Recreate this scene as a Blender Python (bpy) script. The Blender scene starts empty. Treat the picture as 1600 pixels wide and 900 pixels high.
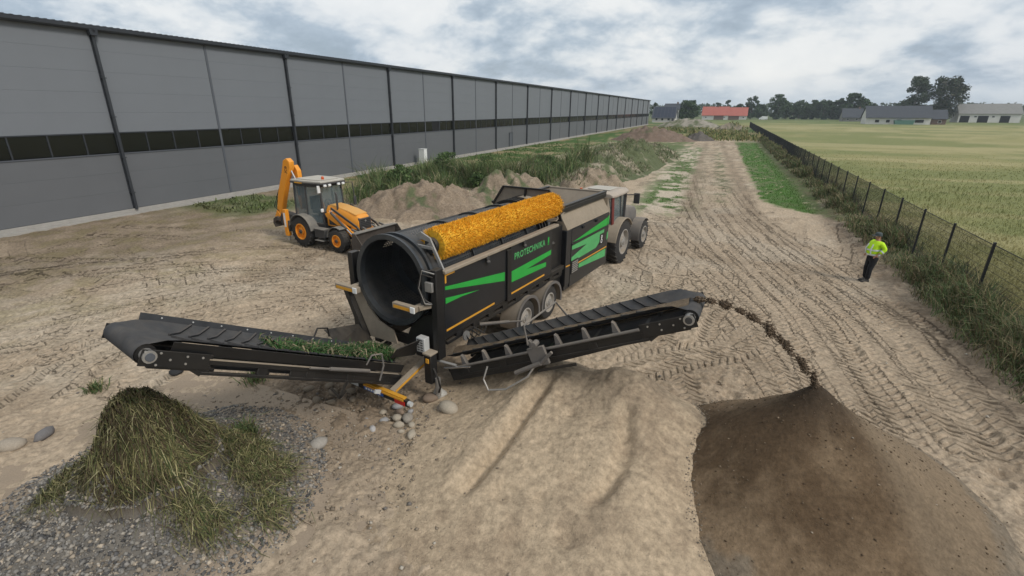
import bpy, bmesh, math, random
import numpy as np
from mathutils import Vector, Matrix
random.seed(7); rng = np.random.default_rng(7)
scene = bpy.context.scene
COL = scene.collection
R = math.radians
PI = math.pi

# ------------------------------------------------------------ camera
CAM_H = 5.75
PITCH = math.atan(277.0 / 756.0)
YAW = R(24.327)
cam = bpy.data.cameras.new('camera')
cam.sensor_width = 36.0
cam.lens = 756.0 / 1600.0 * 36.0
cam.shift_x = 26.0 / 1600.0
cam.clip_start = 0.1
cam.clip_end = 6000.0
cam_ob = bpy.data.objects.new('camera', cam)
cam_ob.location = (0, 0, CAM_H)
cam_ob.rotation_euler = (PI / 2 - PITCH, 0, YAW)
COL.objects.link(cam_ob)
scene.camera = cam_ob

# ------------------------------------------------------------ sky, sun, exposure
SUN_EL, SUN_AZ = 42.0, 106.0          # azimuth measured from +Y towards +X
world = bpy.data.worlds.new('World')
scene.world = world
world.use_nodes = True
nt = world.node_tree
nt.nodes.clear()
def wn(t, **kw):
    n = nt.nodes.new(t)
    for k, v in kw.items(): setattr(n, k, v)
    return n
def wl(a, b): nt.links.new(a, b)
def wmath(op, a, b=None, c=None, clamp=False):
    n = wn('ShaderNodeMath', operation=op, use_clamp=clamp)
    for i, q in enumerate((a, b, c)):
        if q is None: continue
        if isinstance(q, (int, float)): n.inputs[i].default_value = q
        else: wl(q, n.inputs[i])
    return n.outputs[0]
out = wn('ShaderNodeOutputWorld')
bg = wn('ShaderNodeBackground')
bg.inputs['Strength'].default_value = 0.077
sky = wn('ShaderNodeTexSky', sky_type='NISHITA')
sky.sun_disc = False
sky.sun_elevation = R(SUN_EL)
sky.sun_rotation = R(SUN_AZ)
sky.air_density = 1.2
sky.dust_density = 2.0
tc = wn('ShaderNodeTexCoord')
sep = wn('ShaderNodeSeparateXYZ')
wl(tc.outputs['Generated'], sep.inputs[0])
zz = wmath('ADD', wmath('MAXIMUM', sep.outputs['Z'], 0.0), 0.36)
px = wmath('DIVIDE', sep.outputs['X'], zz)
py = wmath('DIVIDE', sep.outputs['Y'], zz)
cmb = wn('ShaderNodeCombineXYZ')
wl(px, cmb.inputs[0]); wl(py, cmb.inputs[1])
def cloud(scale, detail, rough, w, dist=0.0):
    n = wn('ShaderNodeTexNoise', noise_dimensions='4D')
    n.inputs['Scale'].default_value = scale
    n.inputs['Detail'].default_value = detail
    n.inputs['Roughness'].default_value = rough
    n.inputs['W'].default_value = w
    n.inputs['Distortion'].default_value = dist
    wl(cmb.outputs[0], n.inputs['Vector'])
    return n.outputs['Fac']
def ramp(fac, stops):
    n = wn('ShaderNodeValToRGB')
    el = n.color_ramp.elements
    while len(el) < len(stops): el.new(0.5)
    for e, (p, c) in zip(el, stops):
        e.position = p
        e.color = (c[0], c[1], c[2], 1) if isinstance(c, tuple) else (c, c, c, 1)
    wl(fac, n.inputs[0])
    return n.outputs[0]
def wmix(f, a, b, mode='MIX'):
    n = wn('ShaderNodeMix', data_type='RGBA', blend_type=mode)
    if isinstance(f, (int, float)): n.inputs['Factor'].default_value = f
    else: wl(f, n.inputs['Factor'])
    for s, q in ((6, a), (7, b)):
        if isinstance(q, tuple): n.inputs[s].default_value = (q[0], q[1], q[2], 1)
        else: wl(q, n.inputs[s])
    return n.outputs[2]
big = cloud(1.95, 10, 0.57, 5.3, 0.25)
fine = cloud(6.0, 8, 0.6, 7.7, 0.3)
broad = cloud(0.7, 3, 0.5, 1.4)
comb = wmath('ADD', wmath('MULTIPLY', big, 0.74), wmath('MULTIPLY', fine, 0.26))
shade = ramp(comb, [(0.39, (3.2, 3.85, 4.7)), (0.45, (4.2, 4.95, 5.8)), (0.495, (6.0, 6.5, 7.0)), (0.545, (7.6, 7.8, 7.95)), (0.64, (8.3, 8.4, 8.4))])
tint = ramp(broad, [(0.36, (0.92, 0.94, 0.97)), (0.62, (1.06, 1.05, 1.03))])
clouds = wmix(1.0, shade, tint, 'MULTIPLY')
cover = ramp(comb, [(0.30, 0.55), (0.44, 0.93)])
skycol = wmix(cover, sky.outputs[0], clouds)
hz = ramp(wmath('MAXIMUM', sep.outputs['Z'], 0.0), [(0.0, 0.75), (0.055, 0.0)])
skycol = wmix(hz, skycol, (5.4, 6.15, 6.8))
wl(skycol, bg.inputs['Color'])
wl(bg.outputs[0], out.inputs[0])

sun = bpy.data.lights.new('sun', 'SUN')
sun.energy = 1.5
sun.angle = R(15)
sun.color = (1.0, 0.96, 0.9)
sun_ob = bpy.data.objects.new('sun', sun)
az, el = R(SUN_AZ), R(SUN_EL)
sd = Vector((math.sin(az) * math.cos(el), math.cos(az) * math.cos(el), math.sin(el)))
sun_ob.rotation_euler = sd.to_track_quat('Z', 'Y').to_euler()
sun_ob.location = (0, 0, 60)
COL.objects.link(sun_ob)

vs = scene.view_settings
vs.view_transform = 'Standard'
vs.look = 'None'
vs.exposure = 0.53
vs.gamma = 1.0
vs.use_curve_mapping = False
scene.cycles.max_bounces = 6
scene.cycles.transparent_max_bounces = 8

# ------------------------------------------------------------ helpers
def tag(o, label=None, cat=None, group=None, kind=None):
    if label: o['label'] = label
    if cat: o['category'] = cat
    if group: o['group'] = group
    if kind: o['kind'] = kind
    return o
def link(o, parent=None):
    COL.objects.link(o)
    if parent is not None: o.parent = parent
    return o
def empty(name, loc=(0, 0, 0), rz=0.0, parent=None):
    o = bpy.data.objects.new(name, None)
    o.empty_display_size = 0.3
    o.location = loc
    o.rotation_euler = (0, 0, rz)
    return link(o, parent)
def copy_tree(o, parent=None):
    c = o.copy()
    COL.objects.link(c)
    if parent is not None: c.parent = parent
    for ch in [q for q in o.children]:
        copy_tree(ch, c)
    return c

class MB:
    """collects shapes for ONE mesh object"""
    def __init__(s): s.v = []; s.f = []
    def add(s, vs_, fs_):
        b = len(s.v)
        s.v += [tuple(q) for q in vs_]
        s.f += [tuple(b + i for i in q) for q in fs_]
        return s
    def box(s, x0, x1, y0, y1, z0, z1):
        return s.add([(x0, y0, z0), (x1, y0, z0), (x1, y1, z0), (x0, y1, z0), (x0, y0, z1), (x1, y0, z1), (x1, y1, z1), (x0, y1, z1)],
                     [(0, 3, 2, 1), (4, 5, 6, 7), (0, 1, 5, 4), (1, 2, 6, 5), (2, 3, 7, 6), (3, 0, 4, 7)])
    def bar(s, p, q, w, h, up=(0, 0, 1)):
        p, q = Vector(p), Vector(q)
        d = (q - p).normalized()
        u = Vector(up)
        sx = d.cross(u)
        if sx.length < 1e-4: sx = d.cross(Vector((1, 0, 0)))
        sx.normalize(); uz = sx.cross(d)
        sx *= w / 2; uz *= h / 2
        vs_ = [a + b for a in (p, q) for b in (-sx - uz, sx - uz, sx + uz, -sx + uz)]
        return s.add(vs_, [(0, 3, 2, 1), (4, 5, 6, 7), (0, 1, 5, 4), (1, 2, 6, 5), (2, 3, 7, 6), (3, 0, 4, 7)])
    def tube(s, pts, r, n=10, cap=True):
        pts = [Vector(p) for p in pts]
        rs = r if isinstance(r, (list, tuple)) else [r] * len(pts)
        rings = []
        ref = None
        for i, p in enumerate(pts):
            d = (pts[min(i + 1, len(pts) - 1)] - pts[max(i - 1, 0)]).normalized()
            if ref is None:
                ref = d.orthogonal().normalized()
            a = (ref - d * ref.dot(d)).normalized()
            ref = a
            b = d.cross(a)
            rings.append([p + (a * math.cos(2 * PI * k / n) + b * math.sin(2 * PI * k / n)) * rs[i] for k in range(n)])
        vs_ = [q for rg in rings for q in rg]
        fs_ = []
        for i in range(len(pts) - 1):
            for k in range(n):
                fs_.append((i * n + k, i * n + (k + 1) % n, (i + 1) * n + (k + 1) % n, (i + 1) * n + k))
        if cap:
            fs_.append(tuple(reversed(range(n))))
            fs_.append(tuple(range((len(pts) - 1) * n, len(pts) * n)))
        return s.add(vs_, fs_)
    def lathe(s, prof, c=(0, 0, 0), axis='x', n=24, closed=True, a0=0.0, a1=2 * PI):
        """prof: (radius, along) points; closed joins last to first"""
        full = abs(a1 - a0 - 2 * PI) < 1e-6
        m = n if full else n + 1
        vs_ = []
        for k in range(m):
            t = a0 + (a1 - a0) * k / n
            ct, st = math.cos(t), math.sin(t)
            for r, a in prof:
                if axis == 'x': vs_.append((c[0] + a, c[1] + r * ct, c[2] + r * st))
                elif axis == 'y': vs_.append((c[0] + r * ct, c[1] + a, c[2] + r * st))
                else: vs_.append((c[0] + r * ct, c[1] + r * st, c[2] + a))
        P = len(prof)
        fs_ = []
        for k in range(n):
            k2 = (k + 1) % m if full else k + 1
            for i in range(P if closed else P - 1):
                j = (i + 1) % P
                fs_.append((k * P + i, k * P + j, k2 * P + j, k2 * P + i))
        if not full and closed:
            fs_.append(tuple(range(P)))
            fs_.append(tuple(reversed(range(n * P, n * P + P))))
        return s.add(vs_, fs_)
    def prism(s, poly, a0, a1, axis='x'):
        """poly in the other two axes (cyclic order y,z / x,z / x,y), extruded a0..a1"""
        def P(q, a):
            if axis == 'x': return (a, q[0], q[1])
            if axis == 'y': return (q[0], a, q[1])
            return (q[0], q[1], a)
        n = len(poly)
        vs_ = [P(q, a0) for q in poly] + [P(q, a1) for q in poly]
        fs_ = [tuple(range(n)), tuple(reversed(range(n, 2 * n)))]
        fs_ += [((i + 1) % n, i, n + i, n + (i + 1) % n) for i in range(n)]
        return s.add(vs_, fs_)
    def ball(s, c, r, n=10, m=7):
        rx, ry, rz = r if isinstance(r, tuple) else (r, r, r)
        vs_ = []
        for i in range(m + 1):
            t = PI * i / m
            for k in range(n):
                a = 2 * PI * k / n
                vs_.append((c[0] + rx * math.sin(t) * math.cos(a), c[1] + ry * math.sin(t) * math.sin(a), c[2] + rz * math.cos(t)))
        fs_ = [(i * n + k, (i + 1) * n + k, (i + 1) * n + (k + 1) % n, i * n + (k + 1) % n) for i in range(m) for k in range(n)]
        return s.add(vs_, fs_)
    def xf(s, M):
        s.v = [tuple(M @ Vector(q)) for q in s.v]
        return s
    def mesh(s, name, mat, smooth=True, ang=35):
        me = bpy.data.meshes.new(name)
        me.from_pydata(s.v, [], s.f)
        bm = bmesh.new(); bm.from_mesh(me)
        bmesh.ops.recalc_face_normals(bm, faces=bm.faces[:])
        bm.to_mesh(me); bm.free()
        if mat is not None: me.materials.append(mat)
        if smooth:
            me.polygons.foreach_set('use_smooth', [True] * len(me.polygons))
            me.set_sharp_from_angle(angle=R(ang))
        me.update()
        return me
    def build(s, name, mat, parent=None, bevel=0.0, smooth=True, ang=35):
        o = bpy.data.objects.new(name, s.mesh(name, mat, smooth, ang))
        link(o, parent)
        if bevel:
            m = o.modifiers.new('bevel', 'BEVEL')
            m.width = bevel; m.segments = 2; m.limit_method = 'ANGLE'; m.angle_limit = R(40)
            m.harden_normals = False
        return o

def text_mesh(s, size, name, depth=0.0, bold=0.0, spacing=1.0):
    cu = bpy.data.curves.new(name, 'FONT')
    cu.body = s; cu.size = size; cu.extrude = depth; cu.offset = bold
    cu.align_x = 'LEFT'; cu.space_character = spacing
    ob = bpy.data.objects.new(name, cu)
    COL.objects.link(ob)
    dg = bpy.context.evaluated_depsgraph_get()
    me = bpy.data.meshes.new_from_object(ob.evaluated_get(dg))
    bpy.data.objects.remove(ob)
    bpy.data.curves.remove(cu)
    me.name = name
    return me
def text(s, size, name, mat, parent, M, depth=0.002, bold=0.0, spacing=1.0):
    me = text_mesh(s, size, name, depth, bold, spacing)
    me.materials.clear(); me.materials.append(mat)
    o = bpy.data.objects.new(name, me)
    link(o, parent)
    o.matrix_local = M
    return o
def basis(x, y, z, o):
    x, y, z, o = map(Vector, (x, y, z, o))
    return Matrix(((x[0], y[0], z[0], o[0]), (x[1], y[1], z[1], o[1]), (x[2], y[2], z[2], o[2]), (0, 0, 0, 1)))

# ------------------------------------------------------------ materials
def mat(name, col, rough=0.6, metal=0.0, var=0.12, scale=6.0, bump=0.0, bscale=30.0, dust=0.0, dustcol=(0.30, 0.245, 0.18), spec=0.4, coord='Object', stain=0.0):
    m = bpy.data.materials.new(name)
    m.use_nodes = True
    t = m.node_tree
    b = t.nodes['Principled BSDF']
    b.inputs['Roughness'].default_value = rough
    b.inputs['Metallic'].default_value = metal
    b.inputs['Specular IOR Level'].default_value = spec
    N = lambda k: t.nodes.new(k)
    L = t.links.new
    tc = N('ShaderNodeTexCoord')
    src = tc.outputs[coord]
    no = N('ShaderNodeTexNoise')
    no.inputs['Scale'].default_value = scale
    no.inputs['Detail'].default_value = 6
    no.inputs['Roughness'].default_value = 0.62
    L(src, no.inputs['Vector'])
    mx = N('ShaderNodeMix'); mx.data_type = 'RGBA'
    L(no.outputs['Fac'], mx.inputs['Factor'])
    mx.inputs[6].default_value = tuple(c * (1 - 2 * var) for c in col) + (1,)
    mx.inputs[7].default_value = tuple(min(1, c * (1 + 2 * var)) for c in col) + (1,)
    cur = mx.outputs[2]
    if dust > 0:
        ge = N('ShaderNodeNewGeometry')
        sp = N('ShaderNodeSeparateXYZ')
        L(ge.outputs['Normal'], sp.inputs[0])
        n2 = N('ShaderNodeTexNoise')
        n2.inputs['Scale'].default_value = 3.0; n2.inputs['Detail'].default_value = 8; n2.inputs['Roughness'].default_value = 0.7
        L(src, n2.inputs['Vector'])
        mr = N('ShaderNodeMapRange')
        mr.inputs['From Min'].default_value = -0.1; mr.inputs['From Max'].default_value = 0.9
        mr.inputs['To Min'].default_value = 0.05 ; mr.inputs['To Max'].default_value = 1.0
        L(sp.outputs['Z'], mr.inputs['Value'])
        m2 = N('ShaderNodeMapRange')
        m2.inputs['From Min'].default_value = 0.34; m2.inputs['From Max'].default_value = 0.68
        m2.inputs['To Min'].default_value = 0.25; m2.inputs['To Max'].default_value = 1.25
        L(n2.outputs['Fac'], m2.inputs['Value'])
        mm = N('ShaderNodeMath'); mm.operation = 'MULTIPLY'
        L(mr.outputs[0], mm.inputs[0]); L(m2.outputs[0], mm.inputs[1])
        m3 = N('ShaderNodeMath'); m3.operation = 'MULTIPLY'; m3.use_clamp = True
        L(mm.outputs[0], m3.inputs[0]); m3.inputs[1].default_value = dust
        dm = N('ShaderNodeMix'); dm.data_type = 'RGBA'
        L(m3.outputs[0], dm.inputs['Factor']); L(cur, dm.inputs[6])
        dm.inputs[7].default_value = tuple(dustcol) + (1,)
        cur = dm.outputs[2]
        rr = N('ShaderNodeMapRange')
        rr.inputs['To Min'].default_value = rough; rr.inputs['To Max'].default_value = 0.95
        L(m3.outputs[0], rr.inputs['Value']); L(rr.outputs[0], b.inputs['Roughness'])
    L(cur, b.inputs['Base Color'])
    if bump > 0:
        n3 = N('ShaderNodeTexNoise')
        n3.inputs['Scale'].default_value = bscale; n3.inputs['Detail'].default_value = 5
        L(src, n3.inputs['Vector'])
        bp = N('ShaderNodeBump'); bp.inputs['Strength'].default_value = bump; bp.inputs['Distance'].default_value = 0.02
        L(n3.outputs['Fac'], bp.inputs['Height']); L(bp.outputs[0], b.inputs['Normal'])
    return m
def vcol_mat(name, rough=0.9, var=0.12, scale=9.0, bump=0.0, bscale=18.0, bdist=0.02, trans=0.0):
    """colour from the point attribute 'col' with fine procedural grain on top"""
    m = bpy.data.materials.new(name)
    m.use_nodes = True
    t = m.node_tree
    b = t.nodes['Principled BSDF']
    b.inputs['Roughness'].default_value = rough
    b.inputs['Specular IOR Level'].default_value = 0.15
    N = lambda k: t.nodes.new(k)
    L = t.links.new
    at_ = N('ShaderNodeAttribute'); at_.attribute_name = 'col'
    cur = at_.outputs['Color']
    ge = N('ShaderNodeNewGeometry')
    if var > 0:
        no = N('ShaderNodeTexNoise'); no.inputs['Scale'].default_value = scale; no.inputs['Detail'].default_value = 9
        no.inputs['Roughness'].default_value = 0.7
        L(ge.outputs['Position'], no.inputs['Vector'])
        mr = N('ShaderNodeMapRange')
        mr.inputs['From Min'].default_value = 0.25; mr.inputs['From Max'].default_value = 0.75
        mr.inputs['To Min'].default_value = 1 - 2 * var; mr.inputs['To Max'].default_value = 1 + 2 * var
        L(no.outputs['Fac'], mr.inputs['Value'])
        vm = N('ShaderNodeVectorMath'); vm.operation = 'SCALE'
        L(cur, vm.inputs[0]); L(mr.outputs[0], vm.inputs['Scale'])
        cur = vm.outputs[0]
    L(cur, b.inputs['Base Color'])
    if bump > 0:
        prev = None
        for sc_, di in ((bscale, bdist), (bscale * 4.3, bdist * 0.4)):
            n3 = N('ShaderNodeTexNoise'); n3.inputs['Scale'].default_value = sc_; n3.inputs['Detail'].default_value = 6
            n3.inputs['Roughness'].default_value = 0.65
            L(ge.outputs['Position'], n3.inputs['Vector'])
            bp = N('ShaderNodeBump'); bp.inputs['Strength'].default_value = bump; bp.inputs['Distance'].default_value = di
            L(n3.outputs['Fac'], bp.inputs['Height'])
            if prev is not None: L(prev, bp.inputs['Normal'])
            prev = bp.outputs[0]
        L(prev, b.inputs['Normal'])
    return m
def add_tread(m, dist=0.045):
    """lug prints of tyres as fine relief: attribute 'trk' = (way along the track, sideways, strength)"""
    t = m.node_tree
    b = t.nodes['Principled BSDF']
    N = t.nodes.new; L = t.links.new
    at_ = N('ShaderNodeAttribute'); at_.attribute_name = 'trk'
    sp = N('ShaderNodeSeparateXYZ'); L(at_.outputs['Vector'], sp.inputs[0])
    def mth(op, a, b_=None, c_=None):
        n = N('ShaderNodeMath'); n.operation = op
        for i, q in enumerate((a, b_, c_)):
            if q is None: continue
            if isinstance(q, (int, float)): n.inputs[i].default_value = q
            else: L(q, n.inputs[i])
        return n.outputs[0]
    al = mth('ABSOLUTE', sp.outputs[1])
    ph = mth('DIVIDE', mth('ADD', sp.outputs[0], mth('MULTIPLY', al, 0.75)), 0.215)
    ph = mth('ADD', ph, mth('MULTIPLY', mth('GREATER_THAN', sp.outputs[1], 0.0), 0.5))
    fr = mth('FRACT', ph)
    w = mth('MULTIPLY', mth('ABSOLUTE', mth('SUBTRACT', fr, 0.5)), 2.0)
    mr = N('ShaderNodeMapRange'); mr.interpolation_type = 'SMOOTHSTEP'
    mr.inputs['From Min'].default_value = 0.10; mr.inputs['From Max'].default_value = 0.62
    L(w, mr.inputs['Value'])
    hgt = mth('MULTIPLY', mth('SUBTRACT', mr.outputs[0], 0.66), sp.outputs[2])
    bp = N('ShaderNodeBump'); bp.inputs['Strength'].default_value = 1.0; bp.inputs['Distance'].default_value = dist
    L(hgt, bp.inputs['Height'])
    old = b.inputs['Normal'].links[0].from_socket
    L(old, bp.inputs['Normal'])
    L(bp.outputs[0], b.inputs['Normal'])
def glass(name, col, rough=0.08, spec=0.6, alpha=1.0):
    m = bpy.data.materials.new(name)
    m.use_nodes = True
    b = m.node_tree.nodes['Principled BSDF']
    b.inputs['Base Color'].default_value = tuple(col) + (1,)
    b.inputs['Roughness'].default_value = rough
    b.inputs['Specular IOR Level'].default_value = spec
    b.inputs['Alpha'].default_value = alpha
    return m

DUST = (0.34, 0.275, 0.20)
M = {}
M['earth'] = vcol_mat('earth', 0.95, 0.24, 9.0, 1.0, 11.0, 0.04)
add_tread(M['earth'])
M['fines'] = vcol_mat('fines', 0.95, 0.2, 14.0, 0.9, 22.0, 0.03)
M['leaf'] = vcol_mat('leaf', 0.75, 0.0)
M['stone'] = vcol_mat('stone', 0.85, 0.12, 40.0, 0.3, 60.0, 0.01)
M['wall_hi'] = mat('facade panel grey', (0.168, 0.179, 0.193), 0.55, 0, 0.03, 0.6, spec=0.25, coord='Object')
M['wall_lo'] = mat('facade panel dark grey', (0.122, 0.126, 0.132), 0.55, 0, 0.04, 0.5, spec=0.25)
M['anthracite'] = mat('anthracite steel', (0.028, 0.031, 0.036), 0.5, 0, 0.1, 3)
M['trim'] = mat('grey joint trim', (0.085, 0.092, 0.105), 0.5, 0, 0.06, 3)
M['pane'] = glass('facade glass', (0.010, 0.0105, 0.008), 0.12, 0.3)
M['hole'] = mat('dark interior', (0.008, 0.008, 0.008), 0.9, 0, 0.1)
M['concrete'] = mat('concrete', (0.33, 0.31, 0.28), 0.9, 0, 0.12, 3, 0.3, 20)
M['black'] = mat('black machine paint', (0.008, 0.0085, 0.0095), 0.4, 0, 0.2, 5, dust=0.17, dustcol=DUST)
M['blackside'] = mat('black panel paint', (0.013, 0.0142, 0.017), 0.30, 0, 0.25, 2.2, dust=0.22, dustcol=(0.13, 0.12, 0.105))
M['drum'] = mat('worn drum steel', (0.045, 0.05, 0.055), 0.42, 0.5, 0.3, 4, dust=0.22, dustcol=DUST)
M['rim_steel'] = mat('polished wear ring', (0.075, 0.085, 0.095), 0.38, 0.7, 0.25, 5, dust=0.12, dustcol=DUST)
M['rubber'] = mat('tyre rubber', (0.024, 0.023, 0.022), 0.85, 0, 0.2, 12, 0.2, 40, dust=0.28, dustcol=(0.2, 0.165, 0.125))
M['belt'] = mat('belt rubber', (0.042, 0.045, 0.05), 0.8, 0, 0.25, 5, dust=0.14, dustcol=DUST, spec=0.2)
M['cleat'] = mat('belt cleat', (0.022, 0.023, 0.026), 0.7, 0, 0.2, 5, dust=0.16, dustcol=DUST)
M['dusty'] = mat('sand covered steel', (0.27, 0.225, 0.17), 0.95, 0, 0.2, 5, 0.3, 25, dust=0.9, dustcol=DUST)
M['hopper'] = mat('worn hopper steel', (0.22, 0.185, 0.145), 0.7, 0.1, 0.22, 2.5, dust=0.5, dustcol=DUST)
M['steel'] = mat('bare steel', (0.38, 0.37, 0.35), 0.4, 0.6, 0.15, 8, dust=0.3, dustcol=DUST)
M['chrome'] = mat('ram chrome', (0.6, 0.6, 0.6), 0.2, 0.9, 0.05)
M['galv'] = mat('wheel rim silver', (0.36, 0.34, 0.31), 0.55, 0.2, 0.2, 8, dust=0.8, dustcol=DUST)
M['green'] = mat('green vinyl', (0.018, 0.34, 0.045), 0.45, 0, 0.12, 2.0, dust=0.12, dustcol=DUST)
M['green_pale'] = mat('faded green vinyl', (0.075, 0.36, 0.115), 0.5, 0, 0.14, 2.0, dust=0.15, dustcol=DUST)
M['amber'] = mat('amber reflective tape', (0.62, 0.30, 0.03), 0.5, 0, 0.12, 10)
M['brush'] = vcol_mat('bristles', 0.6, 0.0)
M['lightgrey'] = mat('control box grey', (0.46, 0.47, 0.46), 0.5, 0, 0.05, dust=0.3, dustcol=DUST)
M['white'] = mat('white plastic', (0.72, 0.72, 0.70), 0.5, 0, 0.05)
M['red'] = mat('red lens', (0.45, 0.02, 0.015), 0.3, 0, 0.1)
M['blue'] = mat('blue plate', (0.03, 0.10, 0.34), 0.5, 0, 0.1)
M['yellow'] = mat('digger yellow', (0.78, 0.295, 0.02), 0.42, 0, 0.06, 3, dust=0.16, dustcol=(0.5, 0.36, 0.2))
M['yellow_top'] = mat('dusty digger yellow', (0.70, 0.32, 0.05), 0.5, 0, 0.06, 3, dust=0.55, dustcol=(0.55, 0.36, 0.15))
M['darkgrey'] = mat('dark grey plastic', (0.035, 0.035, 0.036), 0.6, 0, 0.15, 5, dust=0.35, dustcol=(0.26, 0.22, 0.17))
M['grey_dusty'] = mat('dusty grey fender', (0.13, 0.125, 0.115), 0.75, 0, 0.15, 5, dust=0.6, dustcol=(0.33, 0.29, 0.23))
M['roof'] = mat('dusty cab roof', (0.45, 0.43, 0.38), 0.8, 0, 0.1, 4, dust=0.4, dustcol=(0.42, 0.36, 0.28))
M['cabglass'] = glass('cab glass', (0.15, 0.20, 0.215), 0.06, 0.8, 0.36)
M['bucket'] = mat('muddy bucket steel', (0.06, 0.05, 0.042), 0.75, 0.1, 0.3, 4, 0.3, 12, dust=0.4, dustcol=(0.25, 0.2, 0.15))
M['beacon'] = mat('orange beacon', (0.55, 0.09, 0.02), 0.3, 0, 0.05)
M['tractor_red'] = mat('dull tractor red', (0.17, 0.03, 0.025), 0.5, 0, 0.15, 3, dust=0.35, dustcol=DUST)
M['tractor_grey'] = mat('tractor grey', (0.11, 0.103, 0.098), 0.55, 0, 0.12, 4, dust=0.5, dustcol=DUST)
M['hivis'] = mat('hi-vis yellow cloth', (0.50, 0.80, 0.015), 0.75, 0, 0.08, 6, 0.5, 14)
M['reflect'] = mat('silver tape', (0.58, 0.62, 0.60), 0.45, 0, 0.05)
M['trouser'] = mat('black cloth', (0.01, 0.01, 0.012), 0.9, 0, 0.2, 12, 0.5, 12)
M['shoe'] = mat('dark shoe', (0.02, 0.02, 0.02), 0.7, 0, 0.1, dust=0.2)
M['skin'] = mat('skin', (0.42, 0.20, 0.14), 0.55, 0, 0.06)
M['cap'] = mat('grey cap', (0.055, 0.07, 0.07), 0.85, 0, 0.1)
M['fence'] = mat('fence steel', (0.011, 0.012, 0.014), 0.55, 0, 0.1)
M['bark'] = mat('bark', (0.11, 0.09, 0.07), 0.9, 0, 0.25, 2)
M['bark_pale'] = mat('pale bark', (0.34, 0.32, 0.29), 0.9, 0, 0.25, 2)
M['plaster'] = mat('white plaster', (0.62, 0.60, 0.57), 0.85, 0, 0.06, 0.8)
M['roof_dark'] = mat('dark roof', (0.05, 0.056, 0.066), 0.6, 0, 0.12, 1.0)
M['roof_red'] = mat('red roof', (0.40, 0.115, 0.085), 0.7, 0, 0.1, 0.6)
M['solar'] = mat('solar panel', (0.02, 0.026, 0.045), 0.25, 0, 0.1, 1.0, spec=0.5)
M['brick_brown'] = mat('brown wall', (0.16, 0.11, 0.085), 0.85, 0, 0.1, 1.0)
M['roof_grey'] = mat('grey sheet roof', (0.22, 0.215, 0.20), 0.75, 0, 0.1, 0.8)

# ------------------------------------------------------------ noise
def _hash(ix, iy, seed):
    n = (ix.astype(np.int64) * 374761393 + iy.astype(np.int64) * 668265263 + seed * 974711) & 0xffffffff
    n = ((n ^ (n >> 13)) * 1274126177) & 0xffffffff
    n = ((n ^ (n >> 16)) * 2246822519) & 0xffffffff
    return ((n ^ (n >> 15)) & 0xffffff) / float(0xffffff)
def vnoise(x, y, seed=0):
    x0 = np.floor(x); y0 = np.floor(y)
    fx = x - x0; fy = y - y0
    fx = fx * fx * fx * (fx * (fx * 6 - 15) + 10); fy = fy * fy * fy * (fy * (fy * 6 - 15) + 10)
    a = _hash(x0, y0, seed); b = _hash(x0 + 1, y0, seed); c = _hash(x0, y0 + 1, seed); d = _hash(x0 + 1, y0 + 1, seed)
    return (a + (b - a) * fx) * (1 - fy) + (c + (d - c) * fx) * fy
def fbm(x, y, octv=4, seed=0, gain=0.5):
    s = 0; a = 1.0; t = 0
    x = np.asarray(x, float); y = np.asarray(y, float)
    for i in range(octv):
        s = s + a * vnoise(x, y, seed + i * 17); t += a
        x, y = 1.93 * x * 0.8 - 1.93 * y * 0.6 + 11.3, 1.93 * x * 0.6 + 1.93 * y * 0.8 + 5.7
        a *= gain
    return s / t
def sst(a, b, x):
    t = np.clip((x - a) / (b - a), 0, 1)
    return t * t * (3 - 2 * t)
def mixc(c, col, m):
    return c * (1 - m[..., None]) + np.array(col) * m[..., None]
def np_mesh(name, verts, faces, mat_, cols=None, smooth=False):
    """verts (N,3), faces (M,3|4) numpy -> mesh, fast"""
    me = bpy.data.meshes.new(name)
    nv, nf, k = len(verts), len(faces), faces.shape[1]
    me.vertices.add(nv)
    me.vertices.foreach_set('co', np.ascontiguousarray(verts, np.float32).ravel())
    me.loops.add(nf * k)
    me.loops.foreach_set('vertex_index', np.ascontiguousarray(faces, np.int32).ravel())
    me.polygons.add(nf)
    me.polygons.foreach_set('loop_start', np.arange(0, nf * k, k, dtype=np.int32))
    me.polygons.foreach_set('loop_total', np.full(nf, k, np.int32))
    if smooth: me.polygons.foreach_set('use_smooth', np.ones(nf, bool))
    me.update(calc_edges=True)
    if cols is not None:
        a = me.attributes.new('col', 'FLOAT_COLOR', 'POINT')
        c4 = np.ones((nv, 4), np.float32); c4[:, :3] = cols
        a.data.foreach_set('color', c4.ravel())
    if mat_ is not None: me.materials.append(mat_)
    return me
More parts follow.
